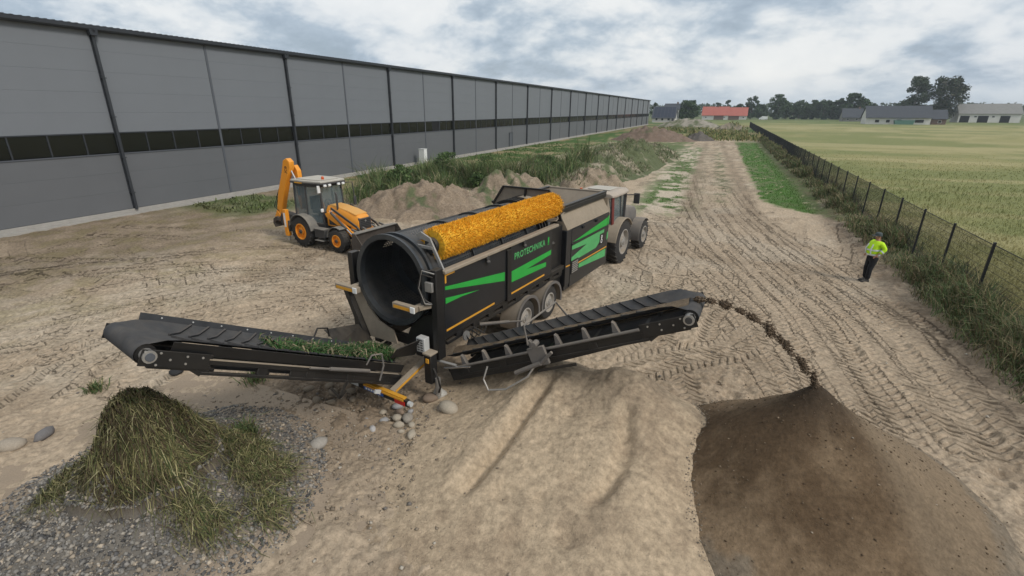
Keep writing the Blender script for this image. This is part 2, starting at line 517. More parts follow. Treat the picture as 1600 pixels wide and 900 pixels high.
# ------------------------------------------------------------ terrain
TRACKS = [
 ([(5.3, 10.5), (5.0, 12.9), (4.7, 16.3), (3.7, 20.4), (2.3, 26.2), (0.9, 34.9), (-0.7, 53.1)], [-2.55, -1.95, -1.3, -0.62, 0.0, 0.62, 1.25], 0.27, 0.05),
 ([(3.7, 9.8), (3.4, 12.2), (2.7, 15.0), (1.5, 18.6), (-0.1, 22.6), (-1.6, 27.5)], [-1.4, -0.75, 0.0, 0.6], 0.26, 0.046),
 ([(6.2, 9.2), (5.9, 13.2), (5.6, 15.8), (4.7, 19.4), (3.4, 23.6), (2.8, 29.5)], [0.35], 0.27, 0.034),
 ([(-1.1, 11.2), (-0.3, 12.1), (0.7, 13.0), (1.8, 15.0)], [0.0, 0.7], 0.3, 0.038),
 ([(0.75, 4.6), (0.5, 5.4), (0.1, 5.9), (-0.3, 6.4)], [0.0], 0.26, 0.03),
 ([(-3.0, 20.7), (-2.0, 18.7), (0.0, 18.2), (2.1, 17.8), (4.6, 18.6)], [0.0, 1.6], 0.24, 0.03),
 ([(-20, 3.0), (-16.3, 5.1), (-16.0, 6.8), (-15.6, 8.8), (-14.6, 11.4), (-11.7, 13.5), (-8, 17)], [-0.9, 0.0, 0.7, 1.6], 0.25, 0.03),
 ([(-19.6, 6.4), (-19.0, 8.6), (-17.7, 11.2), (-14.7, 13.0), (-11.2, 12.9), (-8.6, 11.5)], [0.0, 1.7], 0.25, 0.03),
 ([(-13.2, 3.8), (-14.1, 5.3), (-14.2, 6.9), (-13.0, 9.1), (-11.2, 12.2), (-9.5, 19)], [0.0, 0.8], 0.25, 0.03),
 ([(-26, 6), (-22.9, 10.2), (-20.2, 12.9), (-17.5, 15.3), (-10, 18), (-3, 26)], [0.0, 1.8], 0.25, 0.028),
 ([(-10.0, 4.8), (-14.2, 5.2), (-18.3, 7.7), (-20.3, 10.4), (-20.2, 13.5)], [0.0], 0.25, 0.028),
 ([(-1.8, 13.0), (-1.3, 18.2), (-1.2, 23.3), (-1.5, 31.5), (-2.2, 77), (-3.5, 120)], [0.0, 0.55], 0.26, 0.032),
 ([(1.2, 16), (1.7, 24), (2.2, 33), (0.6, 78.7), (-1.0, 120)], [0.0, -0.6], 0.26, 0.03),
 ([(6.0, 22.0), (3.5, 20.0), (1.0, 17.0), (-0.8, 14.0), (-1.6, 11.5)], [0.0, 0.75, 1.7], 0.25, 0.04),
 ([(-2.6, 24.0), (0.0, 23.0), (2.5, 21.5), (5.5, 17.5), (6.2, 13.0)], [0.0, 1.7], 0.25, 0.04),
 ([(4.4, 30.0), (3.6, 24.0), (2.0, 19.0), (0.6, 15.0), (0.3, 12.5)], [0.0, -1.8], 0.25, 0.04),
 ([(-10, 15.5), (-8.6, 21), (-5.6, 26), (-2, 29), (3, 33)], [0.0, 1.8], 0.25, 0.035),
 ([(-24, 14), (-19, 12.4), (-14, 9.6), (-11.5, 7.2), (-10.6, 5.2)], [0.0, 0.7, 1.8], 0.25, 0.04),
 ([(-14, 16.8), (-12.5, 12), (-12.4, 8), (-13.6, 5), (-16, 2.6)], [0.0, 1.7], 0.25, 0.035),
 ([(-2.5, 12.2), (-1.9, 16.4), (-2.0, 20.6), (-2.5, 27.1)], [-0.4], 0.24, 0.03),
]
_rt = random.Random(42)
for _k in range(22):
    x_, y_ = (_rt.uniform(-24, -8), _rt.uniform(4, 20)) if _k % 2 else (_rt.uniform(-2.5, 5.8), _rt.uniform(9.5, 26))
    a_ = _rt.uniform(-0.5, 0.6) if _k % 2 == 0 else _rt.uniform(-2.2, 0.4)
    c_ = _rt.uniform(-0.06, 0.06)
    pts_ = []
    for _j in range(9):
        pts_.append((x_, y_)); x_ += 2.2 * math.sin(a_); y_ += 2.2 * math.cos(a_); a_ += c_ * 2.2
    TRACKS.append((pts_, [-0.9, 0.9], 0.25, 0.034))
def catmull(pts, step=0.12):
    p = np.array(pts, float)
    p = np.vstack([2 * p[0] - p[1], p, 2 * p[-1] - p[-2]])
    o = []
    for i in range(1, len(p) - 2):
        n = max(2, int(np.hypot(*(p[i + 1] - p[i])) / step))
        t = np.linspace(0, 1, n, endpoint=False)[:, None]
        o.append(0.5 * (2 * p[i] + (p[i + 1] - p[i - 1]) * t + (2 * p[i - 1] - 5 * p[i] + 4 * p[i + 1] - p[i + 2]) * t ** 2 + (3 * p[i] - p[i - 1] - 3 * p[i + 1] + p[i + 2]) * t ** 3))
    return np.vstack(o)
LINES = []
for pts, offs, hw, amp in TRACKS:
    c = catmull(pts)
    d = np.gradient(c, axis=0); d /= np.hypot(d[:, 0], d[:, 1])[:, None]
    nrm = np.stack([d[:, 1], -d[:, 0]], 1)
    for o in offs:
        q = c + nrm * (o + 0.10 * (vnoise(np.arange(len(c)) * 0.05, np.full(len(c), o * 7.1), 91) - 0.5))[:, None]
        s = np.concatenate([[0], np.cumsum(np.hypot(*np.diff(q, axis=0).T))])
        LINES.append((q, d, s, hw, amp))

def tracks_height(x, y, want):
    """lug prints pressed into the sand; want = mask of vertices worth the work"""
    h = np.zeros_like(x); m = np.zeros_like(x); trk = np.zeros((len(x), 3))
    for li, (q, d, s, hw, amp) in enumerate(LINES):
        lo, hi = q.min(0) - 0.6, q.max(0) + 0.6
        idx = np.nonzero(want & (x > lo[0]) & (x < hi[0]) & (y > lo[1]) & (y < hi[1]))[0]
        if len(idx) == 0: continue
        for ch in np.array_split(idx, max(1, len(idx) // 20000)):
            step = 2
            qq, dd, ss = q[::step], d[::step], s[::step]
            # coarse: nearest sample
            X = x[ch][:, None]; Y = y[ch][:, None]
            D = (X - qq[:, 0]) ** 2 + (Y - qq[:, 1]) ** 2
            j = D.argmin(1)
            near = D[np.arange(len(ch)), j] < (hw + 0.35) ** 2
            if not near.any(): continue
            cc = ch[near]; j = j[near]
            rx = x[cc] - qq[j, 0]; ry = y[cc] - qq[j, 1]
            al = rx * dd[j, 0] + ry * dd[j, 1]
            la = rx * dd[j, 1] - ry * dd[j, 0]
            sv = ss[j] + al
            inside = 1 - sst(hw - 0.07, hw + 0.07, np.abs(la))
            side = np.where(la > 0, 0.5, 0.0)
            ph = (sv * (1 if li % 2 else -1) + np.abs(la) * 0.75) / 0.215 + side
            fr = ph - np.floor(ph)
            lug = 1 - np.exp(-((fr - 0.5) / 0.2) ** 2) * (0.45 + 0.55 * sst(0.02, 0.10, np.abs(la)))
            fade = (0.15 + 1.05 * vnoise(sv * 0.35 + li * 3.3, la * 0 + li, 55)) * (0.45 + 1.1 * vnoise(sv * 3.1 + li, la * 5 + li, 56))
            edge = np.exp(-((np.abs(la) - hw - 0.07) / 0.06) ** 2) * 0.02
            hh = inside * (-0.022 - amp * 0.9 * (1 - lug) * np.clip(fade * 1.5, 0.1, 1.25)) + edge * fade
            old = m[cc]
            h[cc] = np.where(inside > old, hh, h[cc] + edge * 0.3)
            w_ = inside > old
            trk[cc[w_]] = np.stack([sv[w_] * (1 if li % 2 else -1), la[w_], inside[w_] * np.clip(-0.12 + 1.45 * fade[w_], 0.05, 1.2)], 1)
            m[cc] = np.maximum(old, inside)
    return h, m, trk

def ground_base(x, y):
    h = 0.10 * (fbm(x * 0.12, y * 0.12, 3, 3) - 0.5)
    h = h + 0.28 * sst(6.0, 7.6, x) * sst(6, 14, y)
    h = h + 0.30 * np.exp(-((x - 6.35) / 0.6) ** 2) * (fbm(x * 1.6, y * 1.6, 4, 9, 0.6) - 0.25) * sst(9, 12, y)
    h = h - 0.12 * sst(-21, -23, x) * (1 - sst(-27, -30, x)) * (1 - sst(30, 40, y))
    return h

# ---- heaps: closed-form heights so that stones and weeds can be stood on them
def rot_d(x, y, cx, cy, a):
    c, s = math.cos(a), math.sin(a)
    return (x - cx) * c + (y - cy) * s, -(x - cx) * s + (y - cy) * c
def h_sand(x, y):
    ax = np.where(x < -2.5, (-2.5 - x) / 2.7, np.where(x > -0.9, (x + 0.9) / 2.3, 0.0))
    yy = y - (8.35 - 0.12 * (x + 1.7))
    ay = np.where(yy > 0, yy / 1.55, -yy / 5.2)
    d = np.sqrt(ax ** 2 + ay ** 2) * (0.9 + 0.25 * fbm(x * 0.8, y * 0.8, 3, 31))
    hh_ = 1.12 + 0.16 * sst(-2.0, -1.0, x)
    dd_ = np.clip(d, 0, 1.4)
    z = hh_ * (1 - np.sqrt(dd_ ** 2 + 0.012)) - 0.16 * np.sin(PI * np.clip(dd_, 0, 1)) * sst(0.0, -1.0, yy)
    # saddle between two tips
    z = z - 0.10 * np.exp(-((x + 1.75) / 0.4) ** 2) * np.exp(-((yy) / 0.8) ** 2)
    # gullies and slumps running towards the camera
    gx = -2.55 - 0.17 * (8.1 - y)
    ga = sst(4.9, 5.6, y) * (1 - sst(7.6, 8.2, y))
    z = z - 0.20 * ga * np.exp(-((x - gx - 0.16) / 0.13) ** 2) + 0.07 * ga * np.exp(-((x - gx + 0.18) / 0.2) ** 2)
    gx2 = -0.75 - 0.10 * (7.8 - y) + 0.15 * np.sin(y * 2.2)
    z = z - 0.17 * sst(5.3, 6.0, y) * (1 - sst(7.2, 7.8, y)) * np.exp(-((x - gx2) / 0.16) ** 2)
    k = np.clip(z, 0, 0.5) * 2
    z = z + k * 0.28 * (fbm(x * 1.2, y * 0.8, 6, 41, 0.55) - 0.5) + k * 0.045 * (fbm(x * 5, y * 5, 4, 42) - 0.5)
    for (px_, py_, r_, dp) in ((-2.35, 5.35, .22, .10), (-1.75, 5.5, .2, .07), (-1.15, 5.0, .2, .11), (-1.3, 5.9, .3, .07), (-3.3, 5.9, .2, .05), (-0.5, 6.6, .3, .07), (-1.9, 4.7, .14, .05)):
        z = z - dp * np.exp(-((x - px_) ** 2 + ((y - py_) * 1.3) ** 2) / r_ ** 2)
    return z
def h_fines(x, y):
    cx, cy = 1.85, 7.89
    r = np.hypot(x - cx, y - cy)
    a = np.arctan2(y - cy, x - cx)
    rr = r * (0.94 + 0.10 * vnoise(a * 1.6 + 9, r * 0.25, 61)) 
    rr = rr * (1 + 0.26 * np.clip(np.cos(a - R(150)), 0, 1))
    z = 1.84 - 0.685 * np.sqrt(rr ** 2 + 0.02) 
    z = z + 0.10 * np.exp(-(r / 0.28) ** 2) - 0.05
    z = z + 0.10 * np.exp(-((rr - 2.75) / 0.5) ** 2)
    k = np.clip(r, 0, 1)
    z = z + 0.07 * k * (fbm(x * 1.3, y * 1.3, 3, 62) - 0.5) + 0.02 * (fbm(x * 6, y * 6, 3, 63) - 0.5)
    return z
def h_heap(x, y):
    cx, cy = -7.3, 3.38
    r = np.hypot(x - cx, (y - cy)) * (0.88 + 0.3 * fbm(x * 0.9 + 3, y * 0.9, 3, 71))
    z = np.where(r < 1.0, 0.70 + 1.08 * np.cos(np.clip(r / 0.78, 0, 1) * PI / 2) ** 0.9, 0)
    z2 = np.where(r < 2.2, 0.878 - 0.35 * r, 0.108 - 0.30 * (r - 2.2))
    z = np.maximum(z, z2)
    z = z + 0.30 * np.clip(z - 0.75, 0, 0.5) * (fbm(x * 4.5, y * 4.5, 3, 73) - 0.5)
    z = z + 0.38 * np.clip(z2 + 0.25, 0.1, 1) * (fbm(x * 2.2, y * 2.2, 4, 72) - 0.5)
    return z
MOUNDS = []      # (function, bounds)
def mound_fn(cx, cy, rx, ry, h, a, seed, p=1.0, rough=0.5):
    def f(x, y):
        u, v = rot_d(x, y, cx, cy, a)
        n = fbm(u * 1.6 / rx + seed, v * 1.6 / ry, 3, seed)
        d = np.sqrt((u / rx) ** 2 + (v / ry) ** 2) * (0.72 + 0.56 * n)
        z = h * (1 - np.clip(d, 0, 1.4) ** 1.5) ** 1 if p == 1 else h * (1 - np.clip(d, 0, 1.3))
        k = np.clip(z / h, 0, 1)
        z = z + rough * k * h * (fbm(u * 1.1, v * 1.1, 4, seed + 5) - 0.5) + 0.5 * np.sqrt(k) * (fbm(u * 2.2, v * 2.2, 5, seed + 6, 0.65) - 0.5) + 0.55 * min(h, 1.7) * np.sqrt(k) * (np.abs(2 * fbm(u * 0.85, v * 0.85, 3, seed + 9) - 1) - 0.25)
        return z
    return f
def height(x, y):
    z = ground_base(x, y)
    z = np.maximum(z, h_sand(x, y)); z = np.maximum(z, h_fines(x, y)); z = np.maximum(z, h_heap(x, y))
    for f in MOUNDS: z = np.maximum(z, f(x, y))
    return z
def height1(x, y): return float(height(np.array([float(x)]), np.array([float(y)]))[0])

SAND = (0.44, 0.345, 0.245); SAND_D = (0.285, 0.217, 0.15); SOIL = (0.145, 0.108, 0.075)
GRASS = (0.062, 0.118, 0.028); GRASS_B = (0.075, 0.150, 0.032); DRY = (0.24, 0.20, 0.095); PALE = (0.52, 0.45, 0.35)
WHEAT = (0.285, 0.262, 0.115); WHEAT_G = (0.190, 0.205, 0.078)
def ground_cols(x, y):
    n1 = fbm(x * 0.22, y * 0.22, 4, 101); n2 = fbm(x * 0.9, y * 0.9, 4, 102); n3 = fbm(x * 3.1, y * 3.1, 3, 103)
    c = np.empty(x.shape + (3,)); c[...] = SAND
    c = mixc(c, SAND_D, sst(0.42, 0.72, 0.5 * n1 + 0.3 * n2 + 0.2 * n3) * 0.85)
    c = mixc(c, PALE, sst(0.55, 0.75, fbm(x * 0.35 + 40, y * 0.35, 4, 104)) * 0.40)
    # darker trampled earth towards the hall and round the machine's tail
    c = mixc(c, SOIL, sst(-17, -24, x + 5 * (n2 - 0.5)) * (1 - sst(34, 42, y)) * np.clip(0.1 + 1.1 * n2, 0, 0.85))
    c = mixc(c, DRY, sst(-12, -20, x + 4 * (n1 - .5)) * (1 - sst(34, 42, y)) * sst(0.42, 0.65, n2 * 0.6 + n3 * 0.4) * 0.45)
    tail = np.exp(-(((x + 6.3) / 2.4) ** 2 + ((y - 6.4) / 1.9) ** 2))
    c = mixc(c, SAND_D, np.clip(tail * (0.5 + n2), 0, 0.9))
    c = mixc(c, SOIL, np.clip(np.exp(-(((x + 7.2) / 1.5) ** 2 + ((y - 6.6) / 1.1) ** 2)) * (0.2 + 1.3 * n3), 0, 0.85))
    # verge by the hall
    g = sst(-19.5, -22, x + 5 * (n1 - 0.5)) * sst(27, 33, y + 6 * (n2 - 0.5))
    c = mixc(c, DRY, g * 0.8)
    c = mixc(c, GRASS, g * sst(0.42, 0.58, n2 * 0.6 + n1 * 0.4))
    g = sst(-24, -26, x + 3 * (n2 - 0.5)) * sst(17, 22, y) * (1 - sst(27, 33, y)) * sst(0.5, 0.62, n1)
    c = mixc(c, GRASS, g * 0.7)
    # between the berm and the hall further back
    g = (x < -5) * sst(60, 75, y) * sst(0.36, 0.56, n1 * 0.5 + n2 * 0.5)
    c = mixc(c, GRASS, g * 0.8)
    # bright strip of grass by the fence
    xl = 2.95 - (y - 37) * 0.013 + 0.9 * (n2 - 0.5) + 0.5 * (n3 - 0.5)
    xr = 6.45 + 0.8 * (n2 - 0.5) + 0.3 * (y - 31) / 80
    g = sst(-0.25, 0.25, x - xl) * (1 - sst(-0.2, 0.3, x - xr)) * sst(-0.8, 0.8, y - 37.4 + (x - 2.8) * 1.65 + 3 * (n2 - 0.5)) * (1 - sst(104, 116, y))
    c = mixc(c, GRASS_B, g * sst(0.16, 0.36, n3 * 0.6 + n2 * 0.4))
    # patchy green at the foot of the berm and between the ruts
    mid = -3.0 - 0.02 * (y - 31)
    g = np.exp(-((x - mid) / 1.9) ** 4) * sst(28, 33, y) * (1 - sst(80, 100, y))
    c = mixc(c, PALE, g * 0.7)
    c = mixc(c, GRASS_B, g * sst(0.42, 0.52, n2 * 0.7 + n3 * 0.3) * 1.0)
    g = np.exp(-((x - 0.7 + 0.02 * (y - 31)) / 0.6) ** 2) * sst(32, 38, y) * (1 - sst(80, 100, y))
    c = mixc(c, GRASS, g * sst(0.46, 0.60, n2 * 0.5 + n3 * 0.5))
    for a, b in (((-1.4, 31), (-2.4, 80)), ((2.2, 33), (0.6, 80))):
        xc = a[0] + (y - a[1]) / (b[1] - a[1]) * (b[0] - a[0])
        c = mixc(c, SAND_D, np.exp(-((x - xc - 0.5 * (n2 - 0.5)) / 0.45) ** 2) * sst(24, 35, y) * (1 - sst(100, 120, y)) * np.clip(0.2 + 1.3 * n3, 0, 1))
    c = mixc(c, (0.20, 0.165, 0.115), sst(30, 45, y) * (x > -6) * (x < 5) * sst(0.48, 0.62, 0.5 * n3 + 0.5 * n2) * 0.6)
    # fence verge
    c = mixc(c, SOIL, np.exp(-((x - 6.2) / 0.7) ** 2) * sst(9, 13, y) * np.clip(0.1 + 1.0 * n3, 0, 0.75))
    g = sst(6.3, 6.9, x + 0.5 * (n2 - 0.5)) * sst(9, 12, y)
    c = mixc(c, (0.16, 0.135, 0.075), g * 0.8)
    c = mixc(c, (0.095, 0.10, 0.05), g * sst(0.45, 0.6, n2) * 0.7)
    # far rough ground and dry grass
    g = sst(112, 120, y + 6 * (n1 - 0.5)) * (x > -60)
    c = mixc(c, DRY, g * 0.85); c = mixc(c, GRASS, g * sst(0.45, 0.6, n1))
    c = mixc(c, SAND, np.exp(-((x + 3.0 + 2 * np.sin(y * 0.05)) / 1.2) ** 2) * sst(112, 120, y) * (1 - sst(200, 230, y)) * 0.8)
    # crop field
    g = sst(7.9, 8.3, x) + sst(225, 235, y) * (x > -20)
    g = np.clip(g, 0, 1)
    f = np.empty_like(c); f[...] = WHEAT
    st = fbm(x * 0.05 + y * 0.012, y * 0.10 - x * 0.02, 4, 120)
    f = mixc(f, WHEAT_G, sst(0.38, 0.6, st * 0.7 + n1 * 0.3) * 0.9)
    f = mixc(f, (0.38, 0.33, 0.17), sst(0.48, 0.62, fbm(x * 0.05 + 7, y * 0.22, 4, 121)) * 0.65)
    f = mixc(f, GRASS, sst(215, 300, y) * 0.55)
    c = c * (1 - g[..., None]) + f * g[..., None]
    g = sst(300, 420, np.hypot(x, y))
    c = mixc(c, (0.10, 0.125, 0.05), g * 0.8)
    return c

ND = 770
th_dense = np.linspace(R(-58), R(57), ND)
th_rest = np.linspace(R(57), R(302), 46)[1:-1]
TH = np.concatenate([th_dense, th_rest])                     # clockwise from the camera heading
dep = np.concatenate([np.linspace(R(64), R(42), 80), np.linspace(R(41.9), R(14), 540), np.linspace(R(13.93), R(8), 75), np.linspace(R(7.93), R(3.0), 70), np.geomspace(R(2.9), R(0.11), 60)])
RAD = CAM_H / np.tan(dep)
az_w = YAW - TH                                              # angle from +Y towards -X
gx = (-np.sin(az_w))[:, None] * RAD[None, :]
gy = (np.cos(az_w))[:, None] * RAD[None, :]
nT, nR = gx.shape
X, Y = gx.ravel(), gy.ravel()
rr = np.hypot(X, Y)
dense = np.zeros((nT, nR), bool); dense[:ND] = True
want = dense.ravel() & (rr < 60)
Zg = ground_base(X, Y)
th_, tm_, trk_ = tracks_height(X, Y, want & (X < 6.6))
near = np.exp(-(rr / 60) ** 2)
trk_[:, 2] *= np.exp(-(rr / 40) ** 2)
tailz = np.exp(-(((X + 7.0) / 1.7) ** 2 + ((Y - 6.6) / 1.2) ** 2))
rid = 1 - np.abs(2 * fbm(X * 3.2 + 5, Y * 3.2, 3, 8) - 1)
clod = (fbm(X * 2.3, Y * 2.3, 4, 5) - 0.5) * 0.16 + (fbm(X * 5.0, Y * 5.0, 3, 6, 0.65) - 0.5) * 0.13 + (rid - 0.8) * 0.07 * sst(0.4, 0.6, fbm(X * 0.4, Y * 0.4, 2, 12))
road = np.exp(-((X - 3.2) / 3.0) ** 2) + 0.7
Zg = Zg + near * (clod * (np.clip(road, 0.5, 1.2) + 1.2 * tailz) * (1 - 0.62 * tm_) * (rr > 3)) + 1.0 * th_ * np.exp(-(rr / 50) ** 2)
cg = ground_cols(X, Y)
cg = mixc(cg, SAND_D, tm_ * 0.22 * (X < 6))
V = np.stack([X, Y, Zg], 1)
i = np.arange(nT)[:, None]; j = np.arange(nR - 1)[None, :]
a = i * nR + j; b = ((i + 1) % nT) * nR + j
Fq = np.stack([a, a + 1, b + 1, b], -1).reshape(-1, 4)
V = np.vstack([V, [[0, 0, 0.0]]]); cg = np.vstack([cg, [SAND]])
cen = len(V) - 1
ii = np.arange(nT)
Ft = np.stack([ii * nR, ((ii + 1) % nT) * nR, np.full(nT, cen), np.full(nT, cen)], 1)
me = np_mesh('ground', V, Fq, M['earth'], cg, True)
ta_ = me.attributes.new('trk', 'FLOAT_VECTOR', 'POINT')
ta_.data.foreach_set('vector', np.vstack([trk_, [[0, 0, 0]]]).astype(np.float32).ravel())
bm = bmesh.new(); bm.from_mesh(me); bm.verts.ensure_lookup_table()
for k in range(nT):
    try: bm.faces.new((bm.verts[k * nR], bm.verts[((k + 1) % nT) * nR], bm.verts[cen]))
    except ValueError: pass
bmesh.ops.recalc_face_normals(bm, faces=bm.faces[:])
bm.to_mesh(me); bm.free()
ob = link(bpy.data.objects.new('ground', me))
if me.polygons[100].normal.z < 0: me.flip_normals()
tag(ob, kind='structure')

# ---- heaps as meshes of their own
def heap_mesh(name, fn, colfn, x0, x1, y0, y1, step, mat_, label, cat, group=None, cut=-0.12):
    xs = np.arange(x0, x1 + step, step); ys = np.arange(y0, y1 + step, step)
    X, Y = np.meshgrid(xs, ys, indexing='ij')
    x, y = X.ravel(), Y.ravel()
    z = fn(x, y)
    gb = ground_base(x, y)
    keep = (z > gb + cut)
    z = np.maximum(z, gb + cut * 1.5)
    nx, ny = X.shape
    i = np.arange(nx - 1)[:, None]; j = np.arange(ny - 1)[None, :]
    a = i * ny + j
    Fq = np.stack([a, a + ny, a + ny + 1, a + 1], -1).reshape(-1, 4)
    Fq = Fq[keep[Fq].any(1)]
    used = np.zeros(len(x), bool); used[Fq.ravel()] = True
    remap = np.cumsum(used) - 1
    Fq = remap[Fq]
    x, y, z = x[used], y[used], z[used]
    V = np.stack([x, y, z], 1)
    cx_, cy_ = float(x.mean()), float(y.mean())
    c = colfn(x, y, z)
    o = bpy.data.objects.new(name, np_mesh(name, V - np.array([cx_, cy_, 0]), Fq, mat_, c, True))
    o.location = (cx_, cy_, 0)
    link(o)
    return tag(o, label, cat, group)
def col_sand(x, y, z):
    n1 = fbm(x * 0.9, y * 0.9, 4, 130); n2 = fbm(x * 4, y * 4, 3, 131)
    c = np.empty((len(x), 3)); c[...] = (0.455, 0.352, 0.24)
    c = mixc(c, (0.35, 0.265, 0.18), sst(0.42, 0.66, n1 * 0.6 + n2 * 0.4) * 0.8)
    c = mixc(c, (0.25, 0.20, 0.145), np.clip(np.exp(-(((x + 1.7) / 1.3) ** 2 + ((y - 8.2) / 0.7) ** 2)), 0, 1) * 0.6)  # darker ridge below the side conveyor: damp sand plus its shade painted in
    return c
def col_fines(x, y, z):
    r = np.hypot(x - 1.85, y - 7.89); a = np.arctan2(y - 7.89, x - 1.85)
    st = 0.45 * fbm(a * 1.6 + 3, r * 0.35, 3, 140) + 0.55 * fbm(x * 0.8, y * 0.8, 4, 142); n2 = fbm(x * 5, y * 5, 3, 141)
    c = np.empty((len(x), 3)); c[...] = (0.108, 0.071, 0.041)
    c = mixc(c, (0.225, 0.158, 0.097), sst(0.38, 0.64, st * 0.8 + n2 * 0.2 + 0.05 * r - 0.07))
    c = mixc(c, (0.24, 0.185, 0.125), sst(-0.3, 0.3, x - 2.6 - 0.35 * (7.2 - y) + 0.5 * (st - .5)) * 0.55)  # right flank lightened: the lit side is put into the soil colour
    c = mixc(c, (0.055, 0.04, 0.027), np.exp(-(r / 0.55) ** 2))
    c = mixc(c, (0.17, 0.15, 0.12), sst(2.35, 2.6, r + 0.4 * (n2 - .5)) * 0.6)
    c = mixc(c, (0.30, 0.238, 0.168), sst(2.6, 2.9, r + 0.9 * (n2 - .5)) * 0.9)
    return c
def col_heap(x, y, z):
    n1 = fbm(x * 1.4, y * 1.4, 4, 150)
    c = np.empty((len(x), 3)); c[...] = (0.15, 0.135, 0.115)
    c = mixc(c, (0.075, 0.056, 0.036), sst(0.40, 0.9, z))
    c = mixc(c, (0.20, 0.16, 0.115), sst(0.52, 0.68, n1) * (1 - sst(0.3, 0.8, z)) * 0.6)
    c = mixc(c, (0.30, 0.235, 0.17), 1 - sst(0.03, 0.3, z + 0.12 * (n1 - 0.5)))
    return c
heap_mesh('sand_heap', h_sand, col_sand, -5.6, 1.9, 2.2, 10.2, 0.025, M['earth'], 'broad pale sand heap with gullies in front of the screening machine', 'sand heap')
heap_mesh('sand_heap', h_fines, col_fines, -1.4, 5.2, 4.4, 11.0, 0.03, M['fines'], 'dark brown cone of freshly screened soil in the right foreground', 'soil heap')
heap_mesh('debris_heap', h_heap, col_heap, -10.6, -4.0, 0.4, 6.4, 0.03, M['stone'], 'heap of grass, roots and gravel below the raised rear conveyor', 'debris heap')

def mound(name, label, cx, cy, rx, ry, h, a, seed, base, dark, grass, step, p=1.0, rough=0.5, cat='earth mound', group='earth mounds along the dirt track'):
    f = mound_fn(cx, cy, rx, ry, h, a, seed, p, rough)
    MOUNDS.append(f)
    def colf(x, y, z):
        n1 = fbm(x * 0.5, y * 0.5, 4, seed + 40); n2 = fbm(x * 2.2, y * 2.2, 3, seed + 41)
        c = np.empty((len(x), 3)); c[...] = base
        c = mixc(c, dark, sst(0.4, 0.65, n1 * 0.5 + n2 * 0.5) * 0.8)
        if grass > 0: c = mixc(c, (0.105, 0.12, 0.06), sst(0.62 - 0.4 * grass, 0.74 - 0.4 * grass, n1 * 0.6 + n2 * 0.4))
        return c
    e = 1.5 * max(rx, ry)
    return heap_mesh(name, f, colf, cx - e, cx + e, cy - e, cy + e, step, M['earth'], label, cat, group)
mound('earth_mound', 'crumbly brown earth mound right behind the loader bucket of the digger', -16.4, 25.2, 4.2, 2.6, 1.75, R(38), 201, (0.255, 0.198, 0.142), (0.165, 0.125, 0.09), 0.1, 0.09)
mound('earth_mound', 'low pale earth ridge behind the orange brush', -12.6, 30.2, 5.4, 2.6, 1.65, R(62), 223, (0.29, 0.232, 0.168), (0.19, 0.145, 0.105), 0.15, 0.09)
mound('earth_mound', 'bare pointed earth mound just left of the tractor cab', -8.9, 37.8, 3.0, 2.2, 1.7, R(60), 247, (0.29, 0.23, 0.165), (0.19, 0.148, 0.105), 0.1, 0.1)
mound('earth_mound', 'long weedy earth berm with grassy flank beside the rutted track', -10.0, 58.0, 21.0, 5.0, 2.3, R(88), 265, (0.31, 0.265, 0.195), (0.20, 0.165, 0.115), 0.72, 0.2)
mound('earth_mound', 'bare reddish brown earth mound beyond the weedy berm', -14.0, 108.0, 8.2, 5.0, 2.6, R(6), 281, (0.20, 0.145, 0.11), (0.15, 0.11, 0.082), 0.05, 0.3)
mound('earth_mound', 'small grey rubble mound at the end of the rutted track', -4.6, 112.0, 2.9, 2.4, 1.5, 0.0, 299, (0.13, 0.115, 0.10), (0.08, 0.07, 0.062), 0.05, 0.25)
mound('earth_mound', 'pale rubble mound below the round tree', -13.0, 205.0, 12.0, 6.0, 3.0, R(5), 311, (0.30, 0.27, 0.22), (0.17, 0.15, 0.11), 0.3, 0.6)
mound('earth_mound', 'pale brown mound in front of the red roofed barn', 1.3, 168.0, 5.0, 3.5, 2.3, R(5), 331, (0.28, 0.235, 0.175), (0.17, 0.145, 0.105), 0.2, 0.4)
# ------------------------------------------------------------ warehouse
HX, HB = -31.45, 6.53
hall = tag(empty('warehouse', (HX, 0, 0)), 'very long grey panelled warehouse with a dark window band along its length', 'warehouse')
Y0h = 17.35 - 4 * HB            # first joint
NB = 37
zlo = [0.30, 1.35, 2.40, 3.45]
zhi = [4.60, 5.645, 6.69, 7.735, 8.78, 9.82]
def panel_mesh(w, h, m):
    b = MB()
    # sandwich panel with a shallow bevelled joint all round
    g_ = 0.006
    b.add([(0, g_, g_), (0, w - g_, g_), (0, w - g_, h - g_), (0, g_, h - g_),
           (-0.008, 0, 0), (-0.008, w, 0), (-0.008, w, h), (-0.008, 0, h)],
          [(0, 1, 2, 3), (4, 5, 1, 0), (5, 6, 2, 1), (6, 7, 3, 2), (7, 4, 0, 3)])
    return b.mesh('wall_panel', m, False)
def put(name, me, parent, loc):
    o = bpy.data.objects.new(name, me)
    o.location = loc
    return link(o, parent)
pm_hi = panel_mesh(HB - 0.02, zhi[1] - zhi[0], M['wall_hi'])
pm_lo = panel_mesh(HB - 0.02, zlo[1] - zlo[0], M['wall_lo'])
pm_hi5 = panel_mesh(HB - 0.02, zhi[-1] - zhi[0], M['wall_hi'])
pm_lo3 = panel_mesh(HB - 0.02, zlo[-1] - zlo[0], M['wall_lo'])
